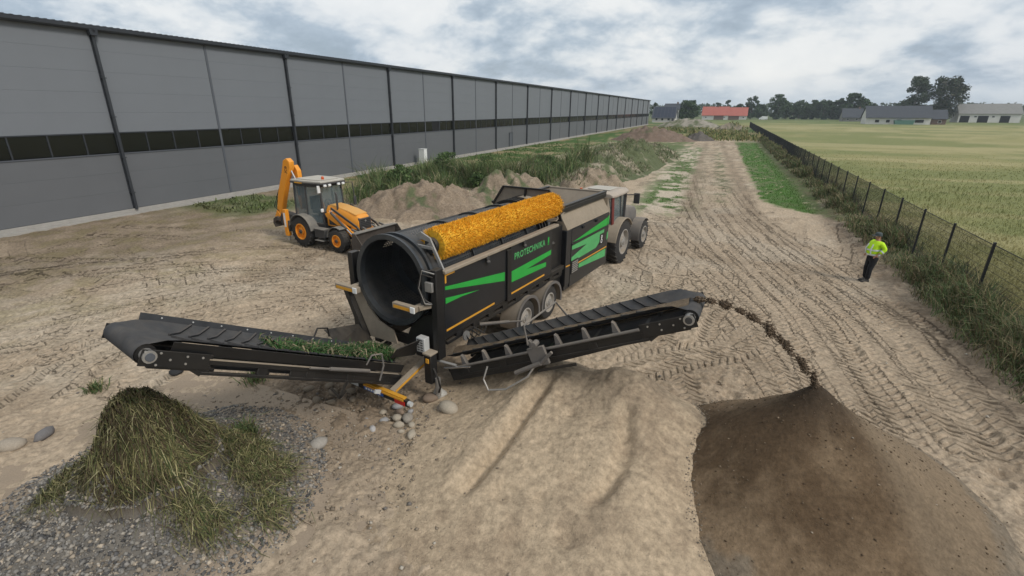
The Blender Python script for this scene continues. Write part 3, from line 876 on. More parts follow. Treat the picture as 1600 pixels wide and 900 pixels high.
# core behind the panels
core = MB()
core.box(-62, -0.06, Y0h - 20, Y0h + NB * HB, 0.0, 3.40).box(-62, -0.06, Y0h - 20, Y0h + NB * HB, 4.64, 9.8)
core.box(-62, -0.5, Y0h - 20, Y0h + NB * HB, 3.40, 4.64)
core.build('wall_core', M['hole'], hall, smooth=False)
pw = HB / 4
pane_me = MB().box(-0.05, -0.02, 0.05, pw - 0.05, 0.06, 1.08).mesh('pane', M['pane'], False)
mul_me = MB().box(-0.05, 0.012, -0.035, 0.035, 0.0, 1.15).mesh('mullion', M['anthracite'], False)
pipe = MB()
pipe.tube([(0.16, 0, 0.25), (0.16, 0, 9.35)], 0.085, 10)
pipe.tube([(0.16, 0, 9.35), (0.2, 0, 9.55), (0.34, 0, 9.8)], 0.085, 10)
pipe.prism([(-0.17, 9.5), (0.17, 9.5), (0.22, 9.82), (-0.22, 9.82)], 0.05, 0.34, 'x')
for z in (1.2, 3.2, 5.4, 7.4): pipe.box(0.02, 0.26, -0.11, 0.11, z, z + 0.05)
pipe.box(0.01, 0.05, -0.1, 0.1, 0.3, 9.8)
pipe_me = pipe.mesh('downpipe', M['anthracite'])
trim_me = MB().box(0.004, 0.035, -0.075, 0.075, 0.3, 9.8).mesh('joint_trim', M['trim'], False)
for k in range(NB):
    y = Y0h + k * HB
    if y + HB > 5 and y < 105:
        for z in zhi[:-1]: put('wall_panel', pm_hi, hall, (0, y + 0.01, z))
        for z in zlo[:-1]: put('wall_panel', pm_lo, hall, (0, y + 0.01, z))
    else:
        put('wall_panel', pm_hi5, hall, (0, y + 0.01, zhi[0])); put('wall_panel', pm_lo3, hall, (0, y + 0.01, zlo[0]))
    for q in range(4):
        yy = y + q * pw
        if k == 9 and q == 1:
            b = MB().box(-0.045, -0.02, yy + 0.05, yy + pw - 0.05, 3.51, 4.53)
            b.build('window_opening', M['hole'], hall, smooth=False)
            b = MB().bar((0.02, yy + pw - 0.1, 3.5), (0.02, yy + pw - 0.1, 4.55), 0.05, 0.09)
            b.bar((0.02, yy + pw - 0.1, 4.5), (0.5, yy + pw - 0.35, 4.4), 0.04, 0.04)
            b.build('window_sash', M['trim'], hall, smooth=False)
        else:
            put('pane', pane_me, hall, (0, yy, 3.46))
        if q: put('mullion', mul_me, hall, (0, yy, 3.45))
    if k % 2 == 0: put('downpipe', pipe_me, hall, (0, y, 0))
    else: put('joint_trim', trim_me, hall, (0, y, 0))
L0, L1 = Y0h - 20, Y0h + NB * HB
MB().box(-0.05, 0.045, L0, L1, 3.415, 3.475).build('window_sill', M['trim'], hall, smooth=False)
MB().box(-0.05, 0.03, L0, L1, 4.545, 4.598).build('window_head', M['anthracite'], hall, smooth=False)
MB().box(-0.4, 0.10, L0, L1, -0.4, 0.285).build('plinth', M['concrete'], hall, 0.01)
g_ = MB()
g_.prism([(0.02, 9.72), (0.28, 9.72), (0.34, 9.80), (0.34, 9.98), (0.30, 9.98), (0.30, 9.84), (0.06, 9.84), (0.06, 10.02), (0.02, 10.02)], L0, L1, 'y')
g_.build('gutter', M['anthracite'], hall, smooth=False)
r_ = MB()
# trapezoidal sheet roof: ribs across the eave
n = int((L1 - L0) / 0.333)
prof = []
for q in range(n):
    yb = L0 + q * 0.333
    prof += [(yb, 9.93), (yb + 0.17, 9.93), (yb + 0.20, 10.03), (yb + 0.30, 10.03)]
prof.append((L1, 9.93))
vs_ = [(0.16, a_, b_) for a_, b_ in prof] + [(-31, a_, b_ + 1.2) for a_, b_ in prof]
P_ = len(prof)
r_.add(vs_, [(q, q + 1, P_ + q + 1, P_ + q) for q in range(P_ - 1)])
r_.build('roof', M['anthracite'], hall, smooth=False)
d_ = MB().box(0.02, 0.07, 74.95, 76.15, 0.32, 2.35)
door = d_.build('door', M['trim'], hall, 0.01)
f_ = MB().box(0.005, 0.09, 74.85, 74.95, 0.3, 2.45).box(0.005, 0.09, 76.15, 76.25, 0.3, 2.45).box(0.005, 0.09, 74.85, 76.25, 2.352, 2.45)
f_.build('door_frame', M['anthracite'], hall)
MB().tube([(0.12, 75.1, 1.3), (0.12, 75.3, 1.3)], 0.02, 6).build('handle', M['chrome'], door)
d2 = MB().box(0.02, 0.06, 75.25, 75.85, 1.4, 2.1); d2.build('pane', M['pane'], door)
# narrow concrete strip along the foot of the wall
tag(MB().box(HX + 0.11, HX + 0.45, L0, L1, -0.3, 0.10).build('pavement', M['concrete'], None, 0.01), kind='structure')
# white cabinet
cab = tag(empty('utility_cabinet', (-30.2, 47.3, 0)), 'white upright utility cabinet standing against the warehouse', 'utility cabinet')
MB().box(-0.35, 0.35, -0.3, 0.3, 0.15, 1.75).build('housing', M['white'], cab, 0.02)
MB().box(-0.38, 0.38, -0.33, 0.33, 1.752, 1.80).build('lid', M['white'], cab, 0.01)
MB().box(0.352, 0.37, -0.25, 0.25, 0.25, 1.65).build('door', M['white'], cab, 0.005)
MB().box(-0.33, 0.33, -0.28, 0.28, -0.1, 0.148).build('base', M['concrete'], cab)
# ------------------------------------------------------------ trommel screen (local x = right, y = forward)
TRX, TRY, TRA = -5.92, 7.74, R(-8.7)
tro = tag(empty('trommel_screen', (TRX, TRY, 0), TRA), 'black and green drum screening machine with a long orange brush on top', 'screening machine')
# chassis
b = MB()
for x in (-0.62, 0.62):
    b.box(x - 0.09, x + 0.09, 0.1, 9.9, 0.82, 1.10)
for y in (0.3, 2.0, 3.2, 4.6, 6.0, 8.0, 9.8): b.box(-0.53, 0.53, y, y + 0.14, 0.86, 1.06)
b.bar((0.6, 9.8, 0.95), (0.0, 11.0, 0.72), 0.14, 0.16); b.bar((-0.6, 9.8, 0.95), (0.0, 11.0, 0.72), 0.14, 0.16)
b.build('chassis', M['black'], tro, 0.01)
# outer lower rails with brackets that show under the side panels
for s in (1, -1):
    b = MB()
    b.box(min(s * 1.08, s * 1.20), max(s * 1.08, s * 1.20), 0.15, 6.0, 1.28, 1.40)
    b.box(min(s * 1.10, s * 1.17), max(s * 1.10, s * 1.17), 0.4, 5.9, 1.10, 1.18)
    for q in range(9):
        y = 0.5 + q * 0.62
        b.bar((s * 1.13, y, 1.3), (s * 0.7, y + 0.1, 0.95), 0.06, 0.10)
        b.box(min(s * 1.09, s * 1.185), max(s * 1.09, s * 1.185), y + 0.2, y + 0.44, 1.181, 1.278)
    b.build('lower_rail', M['black'], tro, 0.006)
# side panels
def side_panel(s, y0, y1, z0, z1, name='side_panel', m='blackside'):
    b = MB()
    x = s * 1.235
    b.box(min(x, x - s * 0.03), max(x, x - s * 0.03), y0, y1, z0, z1)
    return b.build(name, M[m], tro, 0.008)
pA = side_panel(1, 0.26, 2.62, 1.41, 2.72)
pB = side_panel(1, 2.83, 5.02, 1.41, 2.72)
side_panel(-1, 0.26, 2.62, 1.41, 2.72); side_panel(-1, 2.83, 5.02, 1.41, 2.72)
for s in (1, -1):
    b = MB(); x0, x1 = sorted((s * 1.19, s * 1.275))
    b.box(x0, x1, 2.63, 2.82, 1.36, 2.66); b.build('panel_post', M['black'], tro, 0.008)
    b = MB(); x0, x1 = sorted((s * 1.10, s * 1.25))
    b.box(x0, x1, 0.02, 0.24, 0.92, 2.86); b.build('corner_post', M['black'], tro, 0.012)
    b = MB(); x0, x1 = sorted((s * 1.14, s * 1.30))
    b.box(x0, x1, 0.25, 5.3, 2.725, 2.80); b.build('top_rail', M['dusty'], tro, 0.015)
    # recessed bay between drum section and engine section
    b = MB(); x0, x1 = sorted((s * 0.98, s * 1.08))
    b.box(x0, x1, 5.05, 6.0, 0.75, 2.62); b.box(min(s * 1.081, s * 1.2), max(s * 1.081, s * 1.2), 5.06, 5.14, 1.2, 2.7)
    b.build('recess_panel', M['black'], tro, 0.008)
# lamps and hooks on the top rail
for y in (1.76, 3.40):
    b = MB().tube([(1.24, y, 2.70), (1.30, y, 2.70)], 0.055, 10)
    b.ball((1.30, y, 2.60), (0.05, 0.06, 0.05), 8, 6); b.box(1.241, 1.29, y - 0.02, y + 0.02, 2.60, 2.70)
    b.build('side_lamp', M['darkgrey'], tro)
# decals
def decal(poly, m, parent, x=1.2395, name='decal', t=0.003):
    return MB().prism(poly, x - 0.002, x + t, 'x').build(name, m, parent, smooth=False)
decal([(0.30, 2.455), (2.55, 2.14), (2.55, 1.92), (1.4, 2.16), (0.30, 2.385)], M['green'], pA)
decal([(0.30, 2.21), (1.49, 2.02), (0.84, 2.075), (0.30, 2.085)], M['green'], pA)
decal([(2.86, 2.07), (4.98, 2.12), (4.98, 1.99), (3.62, 1.925), (4.70, 1.835), (4.70, 1.71), (2.86, 1.79)], M['green'], pB)
for y0, y1, p in ((0.30, 2.10, pA), (2.86, 4.62, pB)):
    decal([(y0, 1.47), (y1, 1.47), (y1, 1.515), (y0, 1.515)], M['amber'], p, name='reflector_tape')
decal([(0.30, 2.52), (0.345, 2.52), (0.345, 2.67), (0.62, 2.67), (0.62, 2.715), (0.30, 2.715)], M['amber'], pA, name='reflector_tape')
MT = basis((0, 1, 0), (0, 0, 1), (1, 0, 0), (1.2395, 2.99, 2.335))
tx = text('PROTECHNIKA', 0.215, 'lettering', M['green_pale'], pB, MT, 0.002, 0.005, 1.12)
w_ = max(v.co.x for v in tx.data.vertices)
tx.matrix_local = MT @ Matrix.Diagonal((1.62 / w_, 1.06, 1, 1))
decal([(4.76, 2.36), (4.84, 2.36), (4.84, 2.50), (4.80, 2.53), (4.76, 2.50)], M['green'], pB, name='emblem')
decal([(4.76, 2.31), (4.84, 2.31), (4.84, 2.34), (4.76, 2.34)], M['green'], pB, name='emblem')
# engine and hopper section
b = MB(); b.prism([(6.02, 0.56), (9.5, 0.56), (9.5, 2.44), (6.02, 2.44)], -1.20, 1.20, 'x')
b.build('engine_housing', M['blackside'], tro, 0.015)
e1 = side_panel(1, 6.36, 9.47, 0.60, 2.42, 'engine_door'); e0 = side_panel(1, 6.0, 6.33, 0.72, 2.44, 'engine_door')
side_panel(-1, 6.1, 9.47, 0.60, 2.42, 'engine_door')
MB().box(1.236, 1.262, 6.37, 9.40, 1.93, 1.985).build('door_rail', M['black'], e1, 0.005)
decal([(6.45, 2.02), (9.30, 2.28), (9.30, 2.01), (6.9, 2.005)], M['green'], e1)
decal([(6.40, 1.91), (9.05, 1.92), (9.0, 1.70), (8.36, 1.40), (6.40, 1.39), (6.40, 1.545), (7.56, 1.72), (6.40, 1.785)], M['green_pale'], e1)
decal([(6.99, 1.19), (9.30, 1.16), (9.30, 0.88), (6.99, 1.06)], M['green_pale'], e1)
decal([(6.92, 1.225), (9.38, 1.195), (9.38, 1.232), (6.92, 1.262)], M['amber'], e1, name='reflector_tape')
decal([(6.02, 1.33), (6.31, 1.31), (6.31, 1.345), (6.02, 1.365)], M['amber'], e0, name='reflector_tape')
decal([(9.33, 2.02), (9.45, 2.02), (9.45, 2.32), (9.33, 2.31)], M['green'], e1)
decal([(9.33, 1.46), (9.45, 1.52), (9.45, 1.76), (9.33, 1.72)], M['green_pale'], e1)
v_ = MB()
v_.box(1.236, 1.258, 6.40, 6.90, 1.00, 1.43)
vent = v_.build('vent', M['black'], e1, 0.004)
for q in range(6):
    z = 1.05 + q * 0.062
    MB().bar((1.262, 6.44, z), (1.262, 6.86, z), 0.012, 0.035).build('slat', M['steel'], vent, smooth=False)
emb = decal([(8.66, 1.43), (9.06, 1.41), (9.06, 1.80), (8.66, 1.80)], M['black'], e1, x=1.2435, name='emblem')
for z, r_ in ((1.685, 0.062), (1.54, 0.075)):
    MB().lathe([(r_, 0), (r_ - 0.028, 0), (r_ - 0.028, 0.004), (r_, 0.004)], (1.247, 8.84, z), 'x', 18).build('ring_mark', M['white'], emb)
for y in (7.12, 8.23):
    MB().box(1.236, 1.28, y - 0.06, y + 0.06, 2.32, 2.40).build('latch', M['hole'], e1, 0.006)
# sand covered slope above the engine doors, hopper
MB().prism([(1.235, 2.445), (1.235, 2.47), (0.93, 2.98), (0.86, 2.98), (0.86, 2.445)], 6.03, 9.42, 'y').build('sloped_cover', M['dusty'], tro, 0.012)
MB().prism([(-1.235, 2.445), (-1.235, 2.47), (-1.1, 2.98), (-1.0, 2.98), (-1.0, 2.445)], 6.03, 9.42, 'y').build('sloped_cover', M['dusty'], tro, 0.012)
MB().prism([(9.43, 2.45), (9.75, 2.10), (9.75, 2.45), (9.43, 2.93)], -1.1, 1.15, 'x').build('front_cover', M['dusty'], tro, 0.01)
def plate(pts, t, name, m, parent=tro):
    p = [Vector(q) for q in pts]
    nrm = (p[1] - p[0]).cross(p[2] - p[0]).normalized() * t
    k = len(p)
    bb = MB().add(p + [q + nrm for q in p], [tuple(range(k)), tuple(reversed(range(k, 2 * k)))] + [((i_ + 1) % k, i_, k + i_, k + (i_ + 1) % k) for i_ in range(k)])
    return bb.build(name, m, parent, smooth=False)
zt = 3.08
plate([(0.98, 5.75, zt), (0.98, 9.35, zt), (0.35, 8.6, 2.0), (0.35, 6.2, 2.0)], 0.012, 'hopper_wall', M['hopper'])
plate([(-1.15, 9.35, zt), (-1.15, 5.75, zt), (-0.45, 6.2, 2.0), (-0.45, 8.6, 2.0)], 0.012, 'hopper_wall', M['hopper'])
plate([(0.98, 9.37, zt), (-1.15, 9.37, zt), (-0.45, 8.62, 2.0), (0.35, 8.62, 2.0)], 0.012, 'hopper_wall', M['hopper'])
plate([(-0.45, 6.2, 2.02), (-0.45, 8.6, 2.02), (0.35, 8.6, 2.02), (0.35, 6.2, 2.02)], 0.012, 'hopper_floor', M['dusty'])
b = MB(); b.box(0.94, 1.06, 5.7, 9.5, 3.085, 3.15); b.box(1.03, 1.075, 5.8, 9.45, 2.95, 3.084)
b.build('hopper_rim', M['black'], tro, 0.01)
MB().box(-1.22, -1.10, 5.7, 9.5, 3.085, 3.15).build('hopper_rim', M['black'], tro, 0.01)
MB().box(-1.10, 0.94, 9.36, 9.46, 3.085, 3.145).build('hopper_rim', M['hopper'], tro, 0.01)
# arched bulkhead between drum and hopper
pts = [(-1.15, 2.9), (-1.02, 3.12), (-0.66, 3.66), (0.86, 3.66), (1.02, 3.1), (1.15, 2.9)]
arc = [(0.06 + 1.0 * math.cos(t), 2.45 + 1.0 * math.sin(t)) for t in np.linspace(R(27), R(153), 15)]
MB().prism(pts[::1] + arc, 5.52, 5.56, 'y').build('bulkhead', M['hopper'], tro, smooth=False)
b = MB()
for p_, q_ in (((-1.02, 3.12), (-0.66, 3.66)), ((-0.66, 3.66), (0.86, 3.66)), ((0.86, 3.66), (1.02, 3.1)), ((0.08, 3.42), (0.1, 3.64))):
    b.bar((p_[0], 5.49, p_[1]), (q_[0], 5.49, q_[1]), 0.05, 0.05, (0, 1, 0))
b.build('bulkhead_frame', M['black'], tro)
# drum: perforated shell, rings, flights
DC = (0.06, 0.0, 2.45); DR = 0.895
def drum_shell(y0, y1, na, ny):
    b = MB()
    vs_, fs_ = [], []
    k = 0.30
    for j in range(ny):
        ya = y0 + (y1 - y0) * j / ny; yb = y0 + (y1 - y0) * (j + 1) / ny
        for i_ in range(na):
            t0, t1 = 2 * PI * i_ / na, 2 * PI * (i_ + 1) / na
            tm0, tm1 = t0 + (t1 - t0) * k, t1 - (t1 - t0) * k
            ym0, ym1 = ya + (yb - ya) * k, yb - (yb - ya) * k
            o = len(vs_)
            for t, y in ((t0, ya), (t1, ya), (t1, yb), (t0, yb), (tm0, ym0), (tm1, ym0), (tm1, ym1), (tm0, ym1)):
                vs_.append((DC[0] + DR * math.cos(t), y, DC[2] + DR * math.sin(t)))
            fs_ += [(o, o + 1, o + 5, o + 4), (o + 1, o + 2, o + 6, o + 5), (o + 2, o + 3, o + 7, o + 6), (o + 3, o, o + 4, o + 7)]
    return b.add(vs_, fs_)
dr = drum_shell(0.55, 5.2, 84, 60)
me = bpy.data.meshes.new('drum'); me.from_pydata(dr.v, [], dr.f); me.materials.append(M['drum'])
drum = link(bpy.data.objects.new('drum', me), tro)
b = MB()
b.lathe([(DR - 0.015, -0.02), (DR + 0.005, -0.02), (DR + 0.005, 0.56), (DR - 0.015, 0.56)], DC, 'y', 64)
b.build('mouth_shell', M['drum'], drum)
b = MB()
b.lathe([(DR - 0.02, -0.04), (DR + 0.085, -0.04), (DR + 0.085, 0.02), (DR + 0.02, 0.03), (DR + 0.02, 0.10), (DR - 0.02, 0.10)], DC, 'y', 64)
b.build('mouth_ring', M['rim_steel'], drum)
MB().lathe([(DR + 0.004, 0.20), (DR + 0.07, 0.20), (DR + 0.07, 0.27), (DR + 0.004, 0.27)], DC, 'y', 64).build('ring', M['rim_steel'], drum)
for y in (1.7, 2.9, 4.1):
    MB().lathe([(DR + 0.004, y), (DR + 0.05, y), (DR + 0.05, y + 0.06), (DR + 0.004, y + 0.06)], DC, 'y', 56).build('ring', M['drum'], drum)
for y in (4.75, 4.9, 5.05, 5.2):
    MB().lathe([(DR + 0.004, y), (DR + 0.09, y), (DR + 0.09, y + 0.05), (DR + 0.004, y + 0.05)], DC, 'y', 56).build('ring', M['black'], drum)
vs_, fs_ = [], []
for q in range(161):
    t = 2 * PI * q / 44; y = 0.3 + q * 0.030
    for r_ in (DR - 0.02, DR - 0.26): vs_.append((DC[0] + r_ * math.cos(t), y, DC[2] + r_ * math.sin(t)))
    if q: fs_.append((2 * q - 2, 2 * q - 1, 2 * q + 1, 2 * q))
MB().add(vs_, fs_).build('flight', M['drum'], drum)
for q in range(4):
    t = R(30 + 90 * q)
    c_, s_ = math.cos(t), math.sin(t)
    MB().bar((DC[0] + (DR + .03) * c_, 0.56, DC[2] + (DR + .03) * s_), (DC[0] + (DR + .03) * c_, 4.74, DC[2] + (DR + .03) * s_), 0.09, 0.05, (c_, 0, s_)).build('drum_bar', M['drum'], drum)
# inner tray below the drum hides daylight
MB().prism([(-1.1, 2.2), (-0.62, 1.3), (0.62, 1.3), (1.1, 2.2), (1.1, 2.25), (1.15, 2.2), (0.66, 1.24), (-0.66, 1.24), (-1.15, 2.2)], 0.45, 5.4, 'y').build('collecting_tray', M['black'], tro, smooth=False)
# brush
BA, BB_ = Vector((0.80, 0.52, 3.20)), Vector((0.98, 5.50, 3.28))
br = MB().tube([BA - Vector((0, 0.16, 0)), BB_ + Vector((0, 0.1, 0))], 0.06, 12)
brush = br.build('brush_shaft', M['steel'], tro)
N_ = 34000
t = rng.random(N_); an = rng.random(N_) * 2 * PI
ax = np.array(BB_ - BA); L_ = np.linalg.norm(ax); ax = ax / L_
e1_ = np.cross(ax, [0, 0, 1]); e1_ /= np.linalg.norm(e1_); e2_ = np.cross(e1_, ax)
rad = np.cos(an)[:, None] * e1_ + np.sin(an)[:, None] * e2_
tang = -np.sin(an)[:, None] * e1_ + np.cos(an)[:, None] * e2_
rl = 0.342 + rng.normal(0, 0.006, N_) + 0.02 * (vnoise(t * 30, an * 1.5, 7) - 0.5)
base = np.array(BA) + ax * (t * L_)[:, None] + rad * 0.16
tip = np.array(BA) + ax * (t * L_ + rng.normal(0, 0.05, N_))[:, None] + rad * rl[:, None] + tang * rng.normal(0, 0.05, N_)[:, None]
wd = np.cross(rad, rng.normal(0, 1, (N_, 3))); wd /= np.linalg.norm(wd, axis=1)[:, None]; wd *= 0.0055
V = np.empty((N_ * 4, 3)); V[0::4] = base - wd; V[1::4] = base + wd; V[2::4] = tip + wd * 0.7; V[3::4] = tip - wd * 0.7
F_ = np.arange(N_ * 4).reshape(-1, 4)
cb = np.array([0.82, 0.42, 0.035]) * (0.70 + 0.50 * rng.random(N_))[:, None]
dk = (rng.random(N_) < 0.13) | ((rng.random(N_) < 0.35) & ((t < 0.015) | (t > 0.975)))
cb[dk] *= 0.5
C_ = np.repeat(cb, 4, axis=0)
bo = link(bpy.data.objects.new('bristles', np_mesh('bristles', V, F_, M['brush'], C_)), brush)
bo['kind'] = 'stuff'
cm = mat('brush core', (0.8, 0.42, 0.03), 0.8, 0, 0.2, 20)
MB().tube([BA, BB_], 0.305, 28).build('brush_core', cm, brush)
MB().lathe([(0.03, -0.10), (0.155, -0.10), (0.165, -0.02), (0.03, -0.02)], BA, 'y', 20).build('end_disc', M['drum'], brush)
MB().lathe([(0.03, 0.02), (0.155, 0.02), (0.155, 0.08), (0.03, 0.08)], BB_, 'y', 20).build('end_disc', M['drum'], brush)
# brush brackets
b = MB()
b.prism([(0.52, 3.42), (0.66, 3.50), (0.90, 3.40), (1.22, 2.80), (1.14, 2.80), (0.86, 3.32), (0.60, 3.36)], 0.30, 0.34, 'y')
b.box(0.50, 0.96, 0.29, 0.345, 3.17, 3.23)
b.build('brush_bracket', M['steel'], tro, 0.004)
b = MB(); b.prism([(0.9, 3.45), (1.05, 3.45), (1.24, 2.8), (1.12, 2.8)], 5.60, 5.64, 'y'); b.build('brush_bracket', M['black'], tro, 0.004)
plate([(1.13, 5.45, 2.82), (1.13, 6.0, 2.98), (0.62, 6.0, 2.75), (0.62, 5.45, 2.7)], 0.02, 'spill_plate', M['dusty'])
# small hydraulic hoses at rear corner
for k_, (dx, dz) in enumerate(((0, 0), (0.05, 0.08), (-0.05, 0.12))):
    MB().tube([(1.18 + dx, 0.0, 2.72 + dz), (1.0, -0.10, 2.78 + dz), (0.93, -0.12 - 0.02 * k_, 2.5), (1.02, -0.08, 2.25 - dz), (1.14, 0.0, 2.15)], 0.014, 6).build('hose', M['steel'] if k_ == 1 else M['black'], tro)
MB().box(1.02, 1.2, -0.06, 0.0, 2.42, 2.62).build('valve_block', M['steel'], tro, 0.01)
# wheels
def wheel(parent, x, y, z, r, w, m_rim, side, rim_r, lug=0, name='wheel', rimdepth=0.06, rubber='rubber', nl=20):
    o = MB().lathe([(rim_r, -w / 2), (r * 0.86, -w / 2), (r * 0.965, -w * 0.44), (r, -w * 0.30), (r, w * 0.30), (r * 0.965, w * 0.44), (r * 0.86, w / 2), (rim_r, w / 2)], (0, 0, 0), 'x', 40)
    if lug:
        for q in range(nl):
            for s in (1, -1):
                t = 2 * PI * (q + (0.5 if s > 0 else 0)) / nl
                t2 = t + 2 * PI / nl * 0.75
                p0 = Vector((0.02 * s, math.cos(t) * (r + 0.005), math.sin(t) * (r + 0.005)))
                p1 = Vector((s * w * 0.47, math.cos(t2) * r * 0.975, math.sin(t2) * r * 0.975))
                o.bar(p0, p1, 0.055 * r / 0.6, lug * 2, (0, math.cos(t), math.sin(t)))
    wh = o.build(name, M[rubber], parent)
    wh.location = (x, y, z)
    s = side
    rm = MB().lathe([(rim_r + 0.005, s * (w / 2 + 0.005)), (rim_r - 0.03, s * (w / 2 + 0.01)), (rim_r - 0.05, s * (w / 2 - rimdepth)), (rim_r * 0.45, s * (w / 2 - rimdepth * 0.7)), (rim_r * 0.40, s * (w / 2 - 0.01)), (0.001, s * (w / 2 - 0.01)),
                     (0.001, s * (w / 2 - 0.2)), (rim_r, s * (w / 2 - 0.2))], (0, 0, 0), 'x', 28)
    ro = rm.build('rim', M[m_rim], wh)
    hb = MB().lathe([(rim_r * 0.24, s * (w / 2 - 0.008)), (rim_r * 0.22, s * (w / 2 + 0.03)), (0.001, s * (w / 2 + 0.035)), (0.001, s * (w / 2 - 0.008))], (0, 0, 0), 'x', 14)
    for q in range(8):
        t = 2 * PI * q / 8
        hb.ball((s * (w / 2), rim_r * 0.33 * math.cos(t), rim_r * 0.33 * math.sin(t)), 0.018, 5, 4)
    hb.build('hub', M['darkgrey'] if m_rim != 'galv' else M['steel'], wh)
    return wh
for s in (1, -1):
    for y in (3.72, 5.10):
        wheel(tro, s * 1.02, y, 0.50, 0.50, 0.36, 'galv', s, 0.29)
        b = MB()
        b.lathe([(0.60, -0.26), (0.625, -0.26), (0.625, 0.24), (0.60, 0.24)], (s * 1.02, y, 0.52), 'x', 22, True, R(-12), R(192))
        b.build('mudguard', M['hopper'], tro)
        b = MB()
        b.lathe([(0.56, 0.242), (0.64, 0.242), (0.64, 0.268), (0.56, 0.268)] if s > 0 else [(0.56, -0.285), (0.64, -0.285), (0.64, -0.262), (0.56, -0.262)], (s * 1.02, y, 0.52), 'x', 22, True, R(-12), R(192))
        b.build('mudguard_lip', M['tractor_grey'], tro)
    MB().tube([(s * 0.8, 3.2, 0.62), (s * 0.8, 5.6, 0.62)], 0.05, 8).build('spring_beam', M['black'], tro)
for y in (3.72, 5.10): MB().tube([(-0.95, y, 0.5), (0.95, y, 0.5)], 0.07, 10).build('axle', M['black'], tro)
# rear end: chute plates, brackets, boxes, legs
MB().prism([(-1.20, 2.02), (-0.86, 2.12), (-0.72, 1.72), (-0.42, 1.42), (0.0, 1.28), (0.10, 1.0), (-0.72, 0.98)], 0.0, 0.04, 'y').build('chute_plate', M['dusty'], tro, smooth=False)
MB().prism([(-1.36, 2.05), (-1.21, 2.03), (-0.74, 0.96), (-0.86, 0.90)], -0.12, 0.20, 'y').build('chute_side', M['black'], tro, 0.006)
MB().prism([(0.20, 1.0), (0.42, 1.45), (0.75, 1.75), (1.1, 1.9), (1.1, 0.95)], 0.12, 0.16, 'y').build('chute_plate', M['black'], tro, smooth=False)
plate([(-0.95, -0.05, 1.25), (-0.62, -0.05, 0.92), (-0.62, -0.95, 1.18), (-1.05, -0.95, 1.42)], 0.015, 'chute_wing', M['black'])
plate([(0.62, -0.05, 0.92), (0.95, 0.0, 1.40), (0.80, -0.70, 1.38), (0.62, -0.75, 1.15)], 0.015, 'chute_wing', M['black'])
for x0, x1, arm in ((-1.42, -0.74, -0.98), (0.30, 0.90, 0.86)):
    z = 2.13 if x0 < 0 else 2.05
    b = MB().box(x0, x1, -0.26, -0.14, z - 0.06, z + 0.06)
    b.box(arm - 0.06, arm + 0.06, -0.138, 0.12, z - 0.055, z + 0.055)
    if x0 > 0: b.bar((arm + 0.02, -0.1, z), (1.12, 0.14, z + 0.06), 0.12, 0.09)
    br_ = b.build('rear_bracket', M['dusty'], tro, 0.008)
    MB().box(x0 + 0.04, x1 - 0.12, -0.266, -0.261, z - 0.045, z + 0.02).build('reflector_tape', M['amber'], br_)
    MB().box(x1 - 0.1, x1 + 0.02, -0.29, -0.262, z - 0.06, z + 0.07).build('position_lamp', M['white'], br_, 0.01)
b = MB().box(0.80, 1.02, -0.16, 0.0, 1.10, 1.42)
cb_ = b.build('control_box', M['lightgrey'], tro, 0.012)
for q in range(5):
    for w2 in range(2):
        MB().box(0.83 + w2 * 0.085, 0.89 + w2 * 0.085, -0.166, -0.161, 1.14 + q * 0.055, 1.165 + q * 0.055).build('switch', M['darkgrey'], cb_)
MB().box(1.02, 1.20, -0.2, 0.0, 0.45, 1.10).build('jack_housing', M['black'], tro, 0.01)
MB().box(1.0, 1.22, -0.22, 0.02, 1.101, 1.14).build('jack_cap', M['dusty'], tro, 0.008)
MB().box(1.08, 1.16, -0.225, -0.201, 0.93, 1.03).build('stop_button', M['amber'], tro, 0.006)
b = MB().tube([(1.24, -0.05, 0.06), (1.24, -0.05, 0.55)], 0.06, 12).tube([(1.24, -0.05, -0.06), (1.24, -0.05, 0.05)], [0.14, 0.10], 12)
b.build('support_leg', M['steel'], tro)
MB().tube([(1.20, -0.12, 0.8), (1.33, -0.15, 0.62), (1.36, -0.12, 0.4), (1.30, -0.1, 0.25)], 0.02, 6).build('hose', M['black'], tro)
b = MB().tube([(-1.0, -0.05, -0.05), (-1.0, -0.05, 0.9)], 0.06, 10); b.build('support_leg', M['steel'], tro)
# swung-down rear bumper with plates
b = MB(); b.box(-0.72, 1.24, -0.98, -0.90, 0.36, 0.50); bp_ = b.build('bumper', M['black'], tro, 0.008)
MB().box(0.05, 1.15, -1.0, -0.985, 0.46, 0.497).build('reflector_tape', M['amber'], bp_)
MB().box(0.05, 1.16, -0.985, -0.90, 0.501, 0.53).build('top_strip', M['amber'], bp_)
MB().box(0.05, 0.60, -0.988, -0.982, 0.375, 0.455).build('number_plate', M['blue'], bp_)
MB().box(-0.62, -0.12, -0.988, -0.982, 0.38, 0.47).build('number_plate', M['lightgrey'], bp_)
for q in range(6): MB().box(0.10 + q * 0.075, 0.15 + q * 0.075, -0.991, -0.9885, 0.395, 0.435).build('plate_mark', M['white'], bp_)
MB().box(0.92, 1.18, -1.0, -0.985, 0.37, 0.455).build('tail_lamp', M['red'], bp_)
MB().tube([(1.24, -0.94, 0.43), (1.32, -0.94, 0.43)], 0.05, 10).build('end_lamp', M['lightgrey'], bp_)
for x in (-0.45, 0.76):
    b = MB().bar((x, -0.89, 0.50), (x, 0.3, 0.78), 0.12, 0.09); ba_ = b.build('bumper_arm', M['dusty'] if x > 0 else M['black'], tro, 0.006)
    if x > 0: MB().bar((x + 0.063, -0.85, 0.50), (x + 0.063, 0.1, 0.725), 0.006, 0.05).build('reflector_tape', M['amber'], ba_)

